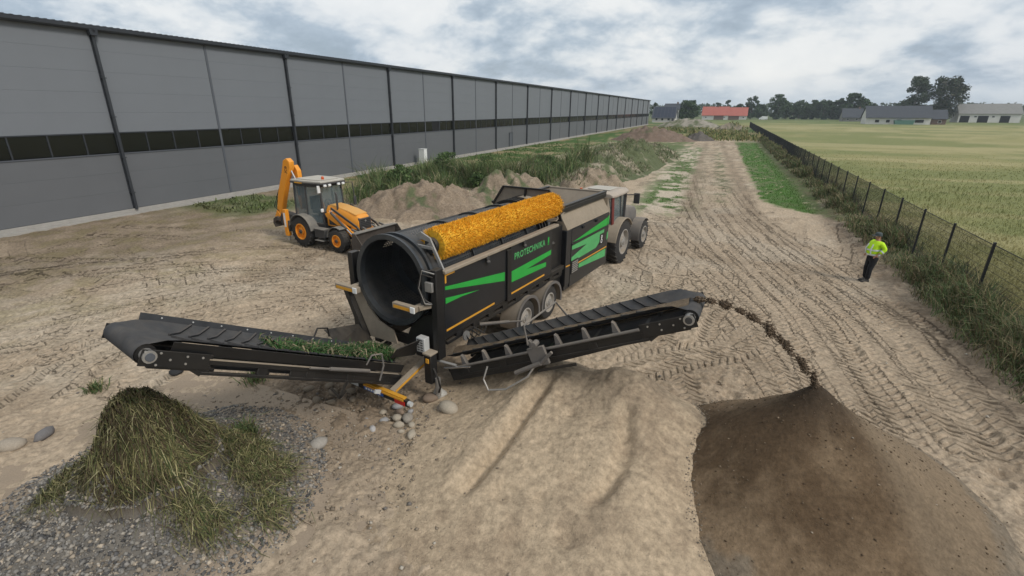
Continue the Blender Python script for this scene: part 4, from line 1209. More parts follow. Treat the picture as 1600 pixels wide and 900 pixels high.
# conveyors: local y runs up the belt, x across, z off the belt
def conveyor(name, p0, p1, hw, label, fancy):
    p0, p1 = Vector(p0), Vector(p1)
    d = (p1 - p0); L = d.length; d.normalize()
    xx = d.cross(Vector((0, 0, 1))).normalized(); zz_ = xx.cross(d)
    b = MB()
    # lower lattice channels with openings
    for s in (1, -1):
        x0, x1 = sorted((s * (hw + 0.02), s * (hw + 0.09)))
        b.box(x0, x1, 0.0, L - 0.12, -0.20, -0.13)
        b.box(x0, x1, 0.25, L - 0.7, -0.35, -0.305)
        b.bar((s * (hw + 0.055), L - 0.7, -0.345), (s * (hw + 0.055), L - 0.45, -0.22), 0.07, 0.06)
        for y in np.linspace(0.35, L - 0.8, 5): b.box(x0 + 0.004, x1 - 0.004, y, y + 0.16, -0.319, -0.201)
        b.box(x0 + 0.006, x1 - 0.006, L - 0.8, L - 0.02, -0.30, -0.06)
        b.box(x0 - 0.012, x1 + 0.012, 0.05, L - 0.8, -0.129, -0.115) if False else None
        b.prism([(0.0, -0.201), (0.0, -0.42), (L * 0.4, -0.46 if fancy else -0.36), (L - 1.2, -0.36), (L - 0.5, -0.26), (L - 0.5, -0.201)] if fancy else [(0.0, -0.201), (0.0, -0.36), (L * 0.55, -0.36), (L * 0.55, -0.201)], x0 + 0.02, x1 - 0.02, 'x')
    for y in np.linspace(0.3, L - 0.9, 5): b.box(-hw - 0.02, hw + 0.02, y, y + 0.07, -0.31, -0.255)
    o = b.build(name, M['black'], tro, 0.006)
    o.matrix_local = basis(xx, d, zz_, p0)
    o['label'] = label
    # belt: carrying side (shallow trough) round the head drum to the return side
    prof = []
    for k in range(25): prof.append((0.02 + (L - 0.02) * k / 24.0, 0.0))
    r_ = 0.13 if fancy else 0.14
    for k in range(1, 10):
        t = PI / 2 - PI * k / 10
        prof.append((L + r_ * math.cos(t), -r_ + r_ * math.sin(t)))
    for k in range(25): prof.append((L - (L - 0.02) * k / 24.0, -2 * r_))
    vs_, fs_ = [], []
    tz = 0.14 if fancy else 0.09
    cross_ = [(-hw, tz), (-hw * 0.45, 0.0), (hw * 0.45, 0.0), (hw, tz)]
    for i_, (y, z) in enumerate(prof):
        tr = 1.0 if (i_ <= 24 and y < L - 0.25) else (max(0, (L - y) / 0.25) if i_ <= 24 else 0.0)
        for x, dz in cross_: vs_.append((x, y, z + dz * tr))
    for i_ in range(len(prof) - 1):
        for k in range(3): fs_.append((i_ * 4 + k, i_ * 4 + k + 1, i_ * 4 + 5 + k, i_ * 4 + 4 + k))
    bt = MB().add(vs_, fs_).build('belt', M['belt'], o)
    # chevron cleats
    cl = MB()
    for s in (1, -1):
        cl.bar((s * 0.04, 0.12, 0.012), (s * hw * 0.45, -0.10, 0.012), 0.03, 0.03)
        cl.bar((s * hw * 0.45, -0.10, 0.012), (s * hw * 0.95, -0.36, tz * 0.91 + 0.012), 0.03, 0.03)
    cme = cl.mesh('cleat', M['cleat'], False)
    n = int((L - 0.6) / 0.27)
    for q in range(n):
        c = bpy.data.objects.new('cleat', cme); c.location = (0, 0.55 + q * 0.27, 0.004); link(c, o)
    # head drum hub and bearing plates
    MB().tube([(-hw, L, -r_), (hw, L, -r_)], r_ - 0.012, 20).build('head_drum', M['black'], o)
    for s in (1, -1):
        b2 = MB().tube([(s * (hw + 0.0), L, -r_), (s * (hw + 0.13), L, -r_)], 0.085, 14)
        b2.build('bearing', M['steel'], o)
        b2 = MB().tube([(s * (hw + 0.131), L, -r_), (s * (hw + 0.15), L, -r_)], 0.055, 12)
        b2.build('bearing_cap', M['trim'] if not fancy else M['darkgrey'], o)
        b2 = MB().box(min(s * (hw + 0.091), s * (hw + 0.105)), max(s * (hw + 0.091), s * (hw + 0.105)), L - 0.75, L + 0.10, -0.27, -0.05)
        bp2 = b2.build('bearing_plate', M['black'], o, 0.004)
        b2 = MB()
        for (yy, z2) in ((L - 0.65, -0.1), (L - 0.45, -0.2), (L - 0.45, -0.1), (L - 0.25, -0.16), (L - 0.12, -0.08), (L - 0.10, -0.24), (L + 0.06, -0.08)):
            b2.tube([(s * (hw + 0.104), yy, z2), (s * (hw + 0.118), yy, z2)], 0.016, 6)
        b2.build('bolts', M['steel'], o)['kind'] = 'stuff'
        if not fancy:
            # rubber skirts along the rear belt
            b3 = MB()
            x_ = s * (hw + 0.02); hz_s = 0.17 if s > 0 else 0.07
            b3.add([(x_, 0.0, -0.10), (x_, L - 0.25, -0.10), (x_ * 1.06, L - 0.25, hz_s), (x_ * 1.06, 0.0, hz_s), (x_ + s * 0.02, 0.0, -0.10), (x_ + s * 0.02, L - 0.25, -0.10), (x_ * 1.06 + s * 0.02, L - 0.25, hz_s), (x_ * 1.06 + s * 0.02, 0.0, hz_s)],
                   [(0, 1, 2, 3), (7, 6, 5, 4), (0, 4, 5, 1), (1, 5, 6, 2), (2, 6, 7, 3), (3, 7, 4, 0)])
            b3.build('skirt', M['belt'] if s > 0 else M['black'], o, smooth=False)
            x0_, x1_ = sorted((s * (hw + 0.045), s * (hw + 0.10)))
            MB().box(x0_, x1_, 0.1, L - 0.7, -0.128, -0.116).build('ledge', M['dusty'], o)
            b3 = MB()
            for q in range(9): b3.ball((x_ * 1.045 - s * 0.004, 0.5 + q * 0.45, hz_s - 0.04), 0.014, 6, 4)
            b3.build('bolts', M['lightgrey'], o)['kind'] = 'stuff'
        else:
            # bare idler brackets and a hand rail tube
            for q in range(7):
                y = 0.45 + q * 0.56
                b3 = MB().prism([(y - 0.06, -0.128), (y + 0.06, -0.128), (y + 0.03, 0.06), (y - 0.01, 0.10)], min(s * (hw - 0.02), s * (hw + 0.07)), max(s * (hw - 0.02), s * (hw + 0.07)), 'x')
                b3.build('idler_bracket', M['tractor_grey'], o, 0.004)
            MB().tube([(s * (hw + 0.11), 0.1, -0.12), (s * (hw + 0.11), L - 0.8, -0.12)], 0.028, 8).build('frame_tube', M['tractor_grey'], o)
    for q in range(6):
        y = 0.5 + q * (L - 1.0) / 5
        MB().tube([(-hw * 0.55, y, -0.04), (hw * 0.55, y, -0.04)], 0.035, 8).build('idler', M['black'], o)
    return o, L
rc, rcL = conveyor('rear_conveyor', (0.02, -0.38, 0.77), (-0.28, -4.46, 2.95), 0.56, 'rear conveyor raised over the debris heap', False)
sc_, scL = conveyor('side_conveyor', (1.15, 0.82, 0.72), (5.70, 1.17, 2.83), 0.45, 'side conveyor throwing out dark soil', True)
# rear conveyor extras (its +x points to the machine's left when it runs backwards)
MB().tube([(-0.74, 1.0, -0.08), (-0.74, 1.9, -0.10)], 0.035, 8).tube([(-0.74, 1.9, -0.10), (-0.74, 2.3, -0.11)], 0.02, 8).build('ram', M['tractor_grey'], rc)
b = MB().bar((-0.75, 1.75, -0.44), (-0.75, 1.5, -0.60), 0.03, 0.05).bar((-0.75, 1.5, -0.60), (-0.75, 1.42, -0.46), 0.03, 0.05).bar((-0.75, 1.45, -0.28), (-0.75, 1.52, -0.62), 0.03, 0.05)
b.build('stop_bracket', M['black'], rc)
MB().tube([(-0.62, 1.0, 0.0), (-0.66, 0.98, 0.2), (-0.7, 0.78, 0.26), (-0.74, 0.68, 0.05), (-0.74, 0.66, -0.25)], 0.018, 6).build('hose', M['tractor_grey'], rc)
MB().tube([(0.66, 1.35, 0.1), (0.7, 1.3, 0.33), (0.72, 1.05, 0.36), (0.72, 0.95, 0.2)], 0.018, 6).build('hose', M['black'], rc)
MB().box(-0.80, -0.755, 0.60, 0.74, -0.50, -0.42).build('bracket', M['lightgrey'], rc, 0.006)
# side conveyor extras: fold hinge, ram, hoop and hose on the camera side (+x)
b = MB().box(0.66, 0.73, 2.15, 2.50, -0.36, 0.0); b.tube([(0.62, 2.35, 0.06), (0.78, 2.35, 0.06)], 0.06, 10)
b.build('fold_hinge', M['tractor_grey'], sc_, 0.008)
MB().tube([(0.76, 1.75, -0.40), (0.76, 2.35, -0.30)], 0.045, 8).tube([(0.76, 2.35, -0.30), (0.76, 2.65, -0.14)], 0.03, 8).build('ram', M['tractor_grey'], sc_)
MB().tube([(0.72, 1.15, -0.18), (0.80, 1.0, -0.40), (0.84, 1.05, -0.62), (0.84, 1.45, -0.66), (0.80, 2.0, -0.5), (0.76, 2.2, -0.34)], 0.02, 8).build('hose', M['steel'], sc_)
MB().tube([(0.70, 2.2, 0.06), (0.62, 2.22, 0.42), (-0.45, 2.45, 0.46), (-0.6, 2.5, 0.10)], 0.02, 8).build('hoop', M['tractor_grey'], sc_)
MB().tube([(0.75, 0.0, 0.18), (0.72, 0.42, -0.03)], 0.028, 8).build('strut', M['steel'], sc_)
MB().tube([(0.74, 0.1, -0.02), (0.72, 0.75, -0.12)], 0.02, 8).build('strut', M['chrome'], sc_)
MB().bar((0.70, L_ * 0 + 3.0, -0.46), (0.70, 2.2, -0.46), 0.03, 0.05).build('brace', M['black'], sc_)
# feed chute onto the side belt and clutter between the rails
MB().tube([(1.2, 1.55, 1.15), (1.75, 1.95, 1.2)], 0.04, 8).tube([(1.75, 1.95, 1.2), (2.0, 2.1, 1.22)], 0.022, 8).build('ram', M['tractor_grey'], tro)
b = MB().lathe([(0.02, -0.02), (0.11, -0.02), (0.11, 0.02), (0.02, 0.02)], (1.25, 0.95, 1.12), 'x', 14); b.build('pulley', M['steel'], tro)
for k_ in range(4):
    MB().tube([(1.22, 0.9 + 0.12 * k_, 1.2), (1.3 + 0.02 * k_, 1.0 + 0.16 * k_, 1.0), (1.22, 1.2 + 0.18 * k_, 0.95), (1.1, 1.4 + 0.2 * k_, 1.05)], 0.016, 6).build('hose', M['black'], tro)
# ------------------------------------------------------------ backhoe loader (local y = forward, x = right)
jcb = tag(empty('backhoe_loader', (-16.56, 16.84, 0), R(-97.4)), 'yellow and black backhoe loader with raised digging arm and muddy front bucket', 'backhoe loader')
JY = M['yellow']
for s in (1, -1):
    wheel(jcb, s * 0.86, 0.0, 0.66, 0.66, 0.46, 'yellow', s, 0.36, 0.022, rimdepth=0.12)
    wheel(jcb, s * 0.84, 2.22, 0.50, 0.50, 0.38, 'yellow', s, 0.27, 0.02, rimdepth=0.10, nl=16)
MB().box(-0.36, 0.36, -0.75, 3.05, 0.55, 0.95).build('chassis', M['darkgrey'], jcb, 0.02)
MB().tube([(-0.8, 0, 0.66), (0.8, 0, 0.66)], 0.11, 10).build('axle', M['darkgrey'], jcb)
MB().tube([(-0.8, 2.22, 0.5), (0.8, 2.22, 0.5)], 0.08, 10).build('axle', M['darkgrey'], jcb)
# bonnet: lofted shape dropping to the nose
def loft(secs):
    b = MB(); n = len(secs[0]); vs_ = [p for s in secs for p in s]
    fs_ = [(i * n + k, i * n + (k + 1) % n, (i + 1) * n + (k + 1) % n, (i + 1) * n + k) for i in range(len(secs) - 1) for k in range(n)]
    fs_ += [tuple(range(n)), tuple(reversed(range((len(secs) - 1) * n, len(secs) * n)))]
    return b.add(vs_, fs_)
def hood_sec(y, w, z0, z1, wt):
    return [(-w, y, z0), (w, y, z0), (w, y, z1 - 0.22), (wt, y, z1 - 0.03), (wt * 0.5, y, z1), (-wt * 0.5, y, z1), (-wt, y, z1 - 0.03), (-w, y, z1 - 0.22)]
bon = loft([hood_sec(1.12, 0.47, 0.95, 1.86, 0.36), hood_sec(1.6, 0.46, 0.95, 1.82, 0.36), hood_sec(2.3, 0.43, 0.95, 1.70, 0.34), hood_sec(2.82, 0.40, 0.95, 1.56, 0.30), hood_sec(2.96, 0.38, 0.95, 1.46, 0.27)]).build('bonnet', M['yellow'], jcb, 0.02)
loft([[(-.35, y, z - 0.03), (.35, y, z - 0.03), (.30, y, z + 0.012), (-.30, y, z + 0.012)] for y, z in ((1.2, 1.865), (1.7, 1.815), (2.3, 1.715), (2.8, 1.585))]).build('bonnet_top', M['yellow_top'], jcb, 0.02)
grille = MB().prism([(2.93, 0.97), (3.02, 0.97), (2.99, 1.42), (2.90, 1.46)], -0.33, 0.33, 'x').build('grille', M['darkgrey'], jcb, 0.02)
for q in range(5): MB().box(-0.27, 0.27, 3.018 - q * 0.004, 3.026 - q * 0.004, 1.04 + q * 0.075, 1.06 + q * 0.075).build('slat', M['hole'], grille)
MB().tube([(0, 3.0, 1.30), (0, 3.012, 1.30)], 0.05, 12).build('badge', M['steel'], grille)
# side swoosh and lettering
MB().prism([(1.25, 1.02), (1.9, 1.02), (2.6, 1.0), (2.6, 1.08), (1.7, 1.20), (1.25, 1.30)], 0.474, 0.480, 'x').build('side_panel', M['darkgrey'], bon)
MJ = basis((0, 1, 0), (0, -0.12, 1), (1, 0, 0), (0.476, 1.30, 1.46))
text('JCB', 0.26, 'lettering', M['white'], bon, MJ @ Matrix.Diagonal((1.15, 1, 1, 1)), 0.003, 0.006)
MB().box(-0.28, 0.28, 3.03, 3.14, 0.62, 0.96).build('nose_weight', M['yellow'], jcb, 0.02)
# exhaust
MB().tube([(0.36, 1.75, 1.7), (0.36, 1.75, 2.35), (0.36, 1.7, 2.45)], 0.045, 8).build('exhaust', M['darkgrey'], jcb)
# cab
cabj = MB()
zr, zf = 2.72, 1.0
corners = {'rl': (-0.72, -0.62), 'rr': (0.72, -0.62), 'fl': (-0.60, 1.08), 'fr': (0.60, 1.08), 'ml': (-0.74, 0.22), 'mr': (0.74, 0.22)}
for k_, (x, y) in corners.items():
    yt = y * 0.92 + (0.0 if y < 0.5 else 0.0)
    cabj.bar((x, y, zf), (x * 0.96, yt, zr), 0.075, 0.075)
for s in (1, -1):
    cabj.bar((s * 0.72, -0.62, 1.02), (s * 0.74, 0.22, 1.02), 0.07, 0.10); cabj.bar((s * 0.74, 0.22, 1.02), (s * 0.60, 1.08, 1.02), 0.07, 0.10)
    cabj.bar((s * 0.70, -0.58, 2.68), (s * 0.71, 0.2, 2.68), 0.08, 0.10); cabj.bar((s * 0.71, 0.2, 2.68), (s * 0.58, 1.0, 2.68), 0.08, 0.10)
cabj.bar((-0.7, -0.6, 2.68), (0.7, -0.6, 2.68), 0.08, 0.10); cabj.bar((-0.58, 1.0, 2.68), (0.58, 1.0, 2.68), 0.08, 0.10)
cabj.bar((-0.6, 1.08, 1.55), (0.6, 1.08, 1.55), 0.06, 0.08)
cabo = cabj.build('cab_frame', M['darkgrey'], jcb, 0.01)
lower = MB()
lower.prism([(-0.74, -0.60), (0.74, -0.60), (0.74, 0.24), (0.60, 1.10), (-0.60, 1.10), (-0.74, 0.24)], 0.72, 1.04, 'z')
lower.box(-0.5, 0.5, 0.6, 1.06, 1.045, 1.5)
lower.build('cab_base', M['darkgrey'], jcb, 0.015)
def pane4(p, name, parent, m=None):
    return plate(p, 0.008, name, m or M['cabglass'], parent)
for s in (1, -1):
    pane4([(s * .745, 0.25, 1.08), (s * .605, 1.05, 1.08), (s * .59, 0.98, 2.62), (s * .71, 0.23, 2.62)], 'side_window', cabo)
    d_ = pane4([(s * .735, -.58, 1.08), (s * .745, 0.19, 1.08), (s * .712, 0.18, 2.62), (s * .695, -.54, 2.62)], 'door_window', cabo)
pane4([(-.58, 1.09, 1.5), (.58, 1.09, 1.5), (.56, 1.01, 2.62), (-.56, 1.01, 2.62)], 'windscreen', cabo)
pane4([(-.68, -.63, 1.1), (.68, -.63, 1.1), (.66, -.6, 2.62), (-.66, -.6, 2.62)], 'rear_window', cabo)
MB().prism([(-0.80, -0.70), (0.80, -0.70), (0.82, 0.3), (0.68, 1.22), (-0.68, 1.22), (-0.82, 0.3)], 2.745, 2.82, 'z').build('roof', M['darkgrey'], jcb, 0.02)
rf = MB().prism([(-0.78, -0.68), (0.78, -0.68), (0.80, 0.3), (0.66, 1.20), (-0.66, 1.20), (-0.80, 0.3)], 2.822, 2.90, 'z')
rf.prism([(-0.62, -0.5), (0.62, -0.5), (0.62, 0.3), (0.5, 0.98), (-0.5, 0.98), (-0.62, 0.3)], 2.901, 2.94, 'z')
rfo = rf.build('roof_skin', M['roof'], jcb, 0.03)
MB().box(0.805, 0.822, -0.35, 0.15, 2.76, 2.81).build('roof_strip', M['amber'], rfo)
MB().tube([(0.30, 0.92, 2.94), (0.30, 0.92, 3.03)], 0.06, 12).ball((0.30, 0.92, 3.03), (0.06, 0.06, 0.045), 10, 6).build('beacon', M['beacon'], jcb)
for x in (-0.5, -0.25, 0.25, 0.5):
    MB().box(x - 0.07, x + 0.07, 1.222, 1.30, 2.66, 2.76).build('work_lamp', M['white'], jcb, 0.02)
MB().box(0.62, 0.76, 1.02, 1.09, 2.40, 2.72).build('mirror', M['white'], jcb, 0.02)
MB().box(0.62, 0.76, 1.10, 1.17, 1.58, 1.74).build('head_lamp', M['white'], jcb, 0.03)
MB().box(-0.74, -0.60, 1.10, 1.17, 1.58, 1.74).build('head_lamp', M['white'], jcb, 0.03)
MB().tube([(0.58, 1.1, 1.6), (0.66, 1.12, 1.62)], 0.02, 6).build('lamp_arm', M['darkgrey'], jcb)
# left side mirror frame standing out in front of the cab
MB().tube([(-0.62, 1.15, 2.72), (-0.95, 1.35, 2.72), (-0.95, 1.45, 1.75)], 0.025, 6).build('mirror_arm', M['darkgrey'], jcb)
MB().box(-1.02, -0.86, 1.42, 1.47, 1.70, 2.10).build('mirror', M['darkgrey'], jcb, 0.015)
# inside: seat, wheel, levers
MB().box(-0.25, 0.25, -0.1, 0.38, 1.35, 1.50).box(-0.25, 0.25, -0.22, -0.08, 1.501, 2.1).build('seat', M['trouser'], jcb, 0.03)
MB().lathe([(0.17, -0.012), (0.195, -0.012), (0.195, 0.012), (0.17, 0.012)], (0, 0.72, 1.85), 'y', 20).build('steering_wheel', M['darkgrey'], jcb)
MB().tube([(0, 0.95, 1.45), (0, 0.72, 1.85)], 0.03, 6).build('steering_column', M['darkgrey'], jcb)
# fenders, step, tank
for s in (1, -1):
    MB().lathe([(0.74, -0.25), (0.78, -0.25), (0.78, 0.25), (0.74, 0.25)], (s * 0.88, 0.0, 0.66), 'x', 18, True, R(8), R(165)).build('rear_fender', M['grey_dusty'], jcb, 0.01)
    MB().lathe([(0.56, -0.2), (0.59, -0.2), (0.59, 0.2), (0.56, 0.2)], (s * 0.84, 2.22, 0.52), 'x', 12, True, R(60), R(172)).build('front_fender', M['grey_dusty'], jcb, 0.008)
    b = MB().box(min(s * 0.40, s * 1.0), max(s * 0.40, s * 1.0), 0.82, 1.50, 0.50, 0.86)
    b.build('tool_box', M['darkgrey'], jcb, 0.02)
    MB().box(min(s * 0.7, s * 1.04), max(s * 0.7, s * 1.04), 0.84, 1.48, 0.865, 0.91).build('step', M['grey_dusty'], jcb, 0.01)
    MB().box(min(s * 0.72, s * 1.06), max(s * 0.72, s * 1.06), 0.86, 1.40, 0.36, 0.40).build('step', M['grey_dusty'], jcb, 0.008)
# loader arms and rams
for s in (1, -1):
    b = MB()
    x0, x1 = sorted((s * 0.53, s * 0.63))
    b.prism([(1.18, 1.52), (1.42, 1.60), (2.40, 1.12), (3.10, 0.72), (3.50, 0.36), (3.42, 0.22), (3.22, 0.30), (2.90, 0.58), (2.30, 0.92), (1.30, 1.36)], x0, x1, 'x')
    b.build('loader_arm', JY, jcb, 0.012)
    MB().tube([(s * 0.68, 1.65, 1.62), (s * 0.68, 2.55, 1.00)], 0.055, 10).build('ram', M['darkgrey'], jcb)
    MB().tube([(s * 0.68, 2.55, 1.00), (s * 0.68, 2.95, 0.72)], 0.028, 8).build('ram_rod', M['chrome'], jcb)
    MB().bar((s * 0.56, 1.55, 1.78), (s * 0.56, 3.05, 1.12), 0.05, 0.09).build('tilt_ram', M['darkgrey'], jcb)
    MB().bar((s * 0.56, 3.05, 1.12), (s * 0.56, 3.45, 0.78), 0.06, 0.08).build('tilt_link', M['bucket'], jcb)
MB().tube([(-0.6, 3.2, 0.45), (0.6, 3.2, 0.45)], 0.06, 10).build('cross_tube', JY, jcb)
# bucket
W2 = 1.22
prof = [(3.50, 1.0), (3.42, 0.45), (3.50, 0.12), (3.66, 0.03), (4.46, 0.015), (4.46, 0.045), (3.70, 0.075), (3.56, 0.16), (3.48, 0.45), (3.56, 1.0)]
bk = MB().prism(prof, -W2, W2, 'x').build('bucket', M['bucket'], jcb, 0.006)
for s in (1, -1):
    x0, x1 = sorted((s * W2, s * (W2 + 0.035)))
    MB().prism([(3.48, 1.02), (3.66, 1.04), (4.48, 0.05), (4.42, 0.01), (3.64, 0.01), (3.48, 0.1), (3.40, 0.45)], x0, x1, 'x').build('bucket_side', M['bucket'], bk, 0.004)
MB().box(-W2, W2, 3.44, 3.66, 1.005, 1.04).build('bucket_lip', M['grey_dusty'], bk, 0.006)
for x in (-0.8, -0.3, 0.3, 0.8):
    MB().bar((x, 3.38, 0.55), (x, 3.36, 0.98), 0.05, 0.10).bar((x, 3.36, 0.98), (x, 2.98 if abs(x) > .5 else 3.1, 1.06), 0.05, 0.08).build('folding_fork', M['grey_dusty'], bk)
MB().tube([(-1.0, 3.34, 1.0), (1.0, 3.34, 1.0)], 0.03, 8).build('fork_rail', M['grey_dusty'], bk)
# backhoe: frame, stabilisers, king post, boom, dipper, bucket
MB().box(-1.05, 1.05, -1.02, -0.80, 0.55, 1.05).build('backhoe_frame', M['darkgrey'], jcb, 0.02)
for s in (1, -1):
    o = MB().box(min(s * 0.92, s * 1.10), max(s * 0.92, s * 1.10), -1.12, -0.90, 0.34, 1.55).build('stabiliser', JY, jcb, 0.015)
    MB().box(min(s * 1.101, s * 1.106), max(s * 1.101, s * 1.106), -1.07, -0.95, 0.75, 1.40).build('stripe', M['white'], o)
    MB().tube([(s * 1.01, -1.01, 0.12), (s * 1.01, -1.01, 0.36)], 0.06, 8).build('stabiliser_foot', M['steel'], o)
MB().prism([(-1.02, 0.62), (-1.95, 0.66), (-2.1, 0.95), (-1.85, 1.30), (-1.02, 1.2)], 0.28, 0.62, 'x').build('king_post', M['darkgrey'], jcb, 0.02)
BX = 0.45
boom = MB().prism([(-2.36, 1.02), (-2.02, 0.98), (-1.66, 1.9), (-1.16, 2.9), (-0.86, 3.35), (-0.84, 3.62), (-1.04, 3.76), (-1.28, 3.66), (-1.46, 3.2), (-1.96, 2.2)], BX - 0.13, BX + 0.13, 'x')
boom = boom.build('boom', JY, jcb, 0.025)
text('JCB', 0.20, 'lettering', M['trouser'], boom, basis((0, 0.2, 0.98), (0, -0.98, 0.2), (1, 0, 0), (BX + 0.1305, -1.13, 3.1)) , 0.002, 0.004)
MB().prism([(-1.74, 2.6), (-1.92, 2.5), (-2.16, 1.6), (-2.10, 1.5)], BX - 0.10, BX + 0.02, 'x').build('boom_ram', M['darkgrey'], jcb, 0.02)
dip = MB().prism([(-1.00, 3.45), (-0.80, 3.20), (-0.76, 2.0), (-0.80, 1.45), (-0.92, 1.45), (-1.02, 2.0), (-1.14, 3.1)], BX - 0.42, BX - 0.20, 'x').build('dipper', JY, jcb, 0.02)
MB().tube([(BX + 0.02, -1.10, 3.52), (BX - 0.1, -0.82, 2.75)], 0.045, 8).build('dipper_ram', M['chrome'], jcb)
MB().tube([(BX - 0.1, -0.82, 2.75), (BX - 0.1, -0.74, 2.1)], 0.06, 8).build('ram', M['darkgrey'], jcb)
text('JCB', 0.2, 'lettering', M['trouser'], dip, basis((0, 0.1, 0.99), (0, -0.99, 0.1), (1, 0, 0), (BX - 0.1995, -0.86, 2.2)), 0.002, 0.004)
bb = MB().prism([(-2.02, 1.02), (-2.20, 1.05), (-2.42, 0.92), (-2.48, 0.70), (-2.35, 0.52), (-2.26, 0.56), (-2.32, 0.72), (-2.24, 0.84), (-2.00, 0.86)], BX - 0.28, BX + 0.28, 'x').build('digging_bucket', M['bucket'], jcb, 0.01)
MB().prism([(-1.90, 0.98), (-2.22, 1.34), (-2.44, 1.00), (-2.20, 0.80)], BX - 0.2, BX + 0.16, 'x').build('bucket_link', JY, jcb, 0.015)
for k_ in range(3):
    MB().tube([(BX - 0.05 + 0.05 * k_, -1.9, 1.1), (BX + 0.1 * k_, -2.3, 1.5), (BX - 0.1 + .05 * k_, -2.05, 2.3), (BX - 0.06, -1.62, 3.0)], 0.02, 6).build('hose', M['trouser'], jcb)

# ------------------------------------------------------------ tractor (local y = forward, origin under rear axle)
_f = Vector((math.sin(R(8.7)), math.cos(R(8.7)), 0)); _v = Vector((math.cos(R(8.7)), -math.sin(R(8.7)), 0))
tl = Vector((TRX, TRY, 0)) + _f * 11.72 + _v * 0.06
trc = tag(empty('tractor', tl, R(-9.6)), 'dusty red and grey tractor coupled to the front of the screening machine', 'tractor')
for s in (1, -1):
    wheel(trc, s * 0.80, 0.0, 0.86, 0.86, 0.50, 'galv', s, 0.50, 0.03, rimdepth=0.14, nl=22)
    wheel(trc, s * 0.80, 2.72, 0.62, 0.62, 0.42, 'galv', s, 0.36, 0.025, rimdepth=0.12, nl=18)
MB().box(-0.28, 0.28, -0.5, 3.3, 0.65, 1.15).build('chassis', M['darkgrey'], trc, 0.02)
MB().tube([(-0.7, 0, 0.86), (0.7, 0, 0.86)], 0.14, 10).build('axle', M['darkgrey'], trc)
MB().tube([(-0.7, 2.72, 0.62), (0.7, 2.72, 0.62)], 0.1, 10).build('axle', M['darkgrey'], trc)
loft([hood_sec(0.95, 0.42, 1.1, 1.95, 0.34), hood_sec(2.2, 0.40, 1.1, 1.88, 0.32), hood_sec(3.35, 0.36, 1.05, 1.70, 0.28), hood_sec(3.5, 0.33, 1.05, 1.58, 0.24)]).build('bonnet', M['tractor_grey'], trc, 0.03)
MB().box(-0.3, 0.3, 3.505, 3.54, 1.05, 1.5).build('grille', M['darkgrey'], trc, 0.01)
b = MB()
for x, y, xt, yt in ((-0.74, -0.55, -0.68, -0.62), (0.74, -0.55, 0.68, -0.62)):
    b.bar((x, y, 1.25), (xt, yt, 2.66), 0.10, 0.10)
b.build('rear_pillar', M['tractor_red'], trc, 0.012)
b = MB()
for x, y, xt, yt in ((-0.55, 0.95, -0.62, 0.80), (0.55, 0.95, 0.62, 0.80), (-0.78, 0.2, -0.70, 0.15), (0.78, 0.2, 0.70, 0.15)):
    b.bar((x, y, 1.2), (xt, yt, 2.66), 0.07, 0.07)
cf = b.build('cab_frame', M['darkgrey'], trc, 0.01)
MB().prism([(-0.74, -0.55), (0.74, -0.55), (0.78, 0.2), (0.55, 0.97), (-0.55, 0.97), (-0.78, 0.2)], 1.0, 1.28, 'z').build('cab_base', M['darkgrey'], trc, 0.02)
for s in (1, -1):
    pane4([(s * .77, -.5, 1.3), (s * .775, .18, 1.3), (s * .71, .14, 2.62), (s * .70, -.56, 2.62)], 'side_window', cf)
    pane4([(s * .775, .22, 1.3), (s * .57, .93, 1.3), (s * .62, .80, 2.62), (s * .71, .18, 2.62)], 'side_window', cf)
pane4([(-.53, .97, 1.35), (.53, .97, 1.35), (.6, .82, 2.62), (-.6, .82, 2.62)], 'windscreen', cf)
pane4([(-.7, -.6, 1.5), (.7, -.6, 1.5), (.66, -.66, 2.62), (-.66, -.66, 2.62)], 'rear_window', cf)
rm = mat('faded cab roof', (0.36, 0.31, 0.26), 0.8, 0, 0.12, 4, dust=0.5, dustcol=(0.45, 0.38, 0.30))
rr_ = loft([[(-w, y, 2.66), (w, y, 2.66), (w, y, 2.74), (w * 0.82, y, z), (-w * 0.82, y, z), (-w, y, 2.74)] for y, w, z in ((-0.80, 0.74, 2.80), (-0.6, 0.80, 2.85), (0.3, 0.80, 2.88), (0.98, 0.74, 2.84), (1.12, 0.68, 2.78))]).build('roof', rm, trc, 0.02)
MB().box(-0.45, 0.45, -0.40, 0.50, 2.872, 2.90).build('roof_hatch', M['roof'], rr_, 0.012)
MB().tube([(-0.62, -0.66, 2.80), (-0.62, -0.66, 2.93)], 0.05, 10).build('beacon', M['beacon'], trc)
for s in (1, -1):
    b = MB()
    b.lathe([(0.98, -0.30), (1.02, -0.30), (1.02, 0.28), (0.98, 0.28)], (s * 0.80, 0.0, 0.80), 'x', 16, True, R(38), R(168))
    b.build('rear_fender', M['dusty'] if s > 0 else M['grey_dusty'], trc, 0.015)
    b = MB()
    b.lathe([(0.70, -0.24), (0.73, -0.24), (0.73, 0.22), (0.70, 0.22)], (s * 0.80, 2.72, 0.60), 'x', 14, True, R(50), R(192))
    b.build('front_fender', M['tractor_grey'], trc, 0.012)
    MB().box(min(s * 0.5, s * 0.78), max(s * 0.5, s * 0.78), 0.98, 1.5, 0.5, 0.95).build('step', M['darkgrey'], trc, 0.02)
    MB().tube([(s * 0.62, 0.92, 2.55), (s * 1.02, 1.18, 2.58)], 0.02, 6).build('mirror_arm', M['darkgrey'], trc)
    MB().box(s * 1.02 - 0.12, s * 1.02 + 0.12, 1.16, 1.22, 2.20, 2.62).build('mirror', M['darkgrey'], trc, 0.02)
MB().tube([(0.60, 1.02, 1.3), (0.60, 1.02, 2.6)], 0.06, 10).build('exhaust', M['darkgrey'], trc)
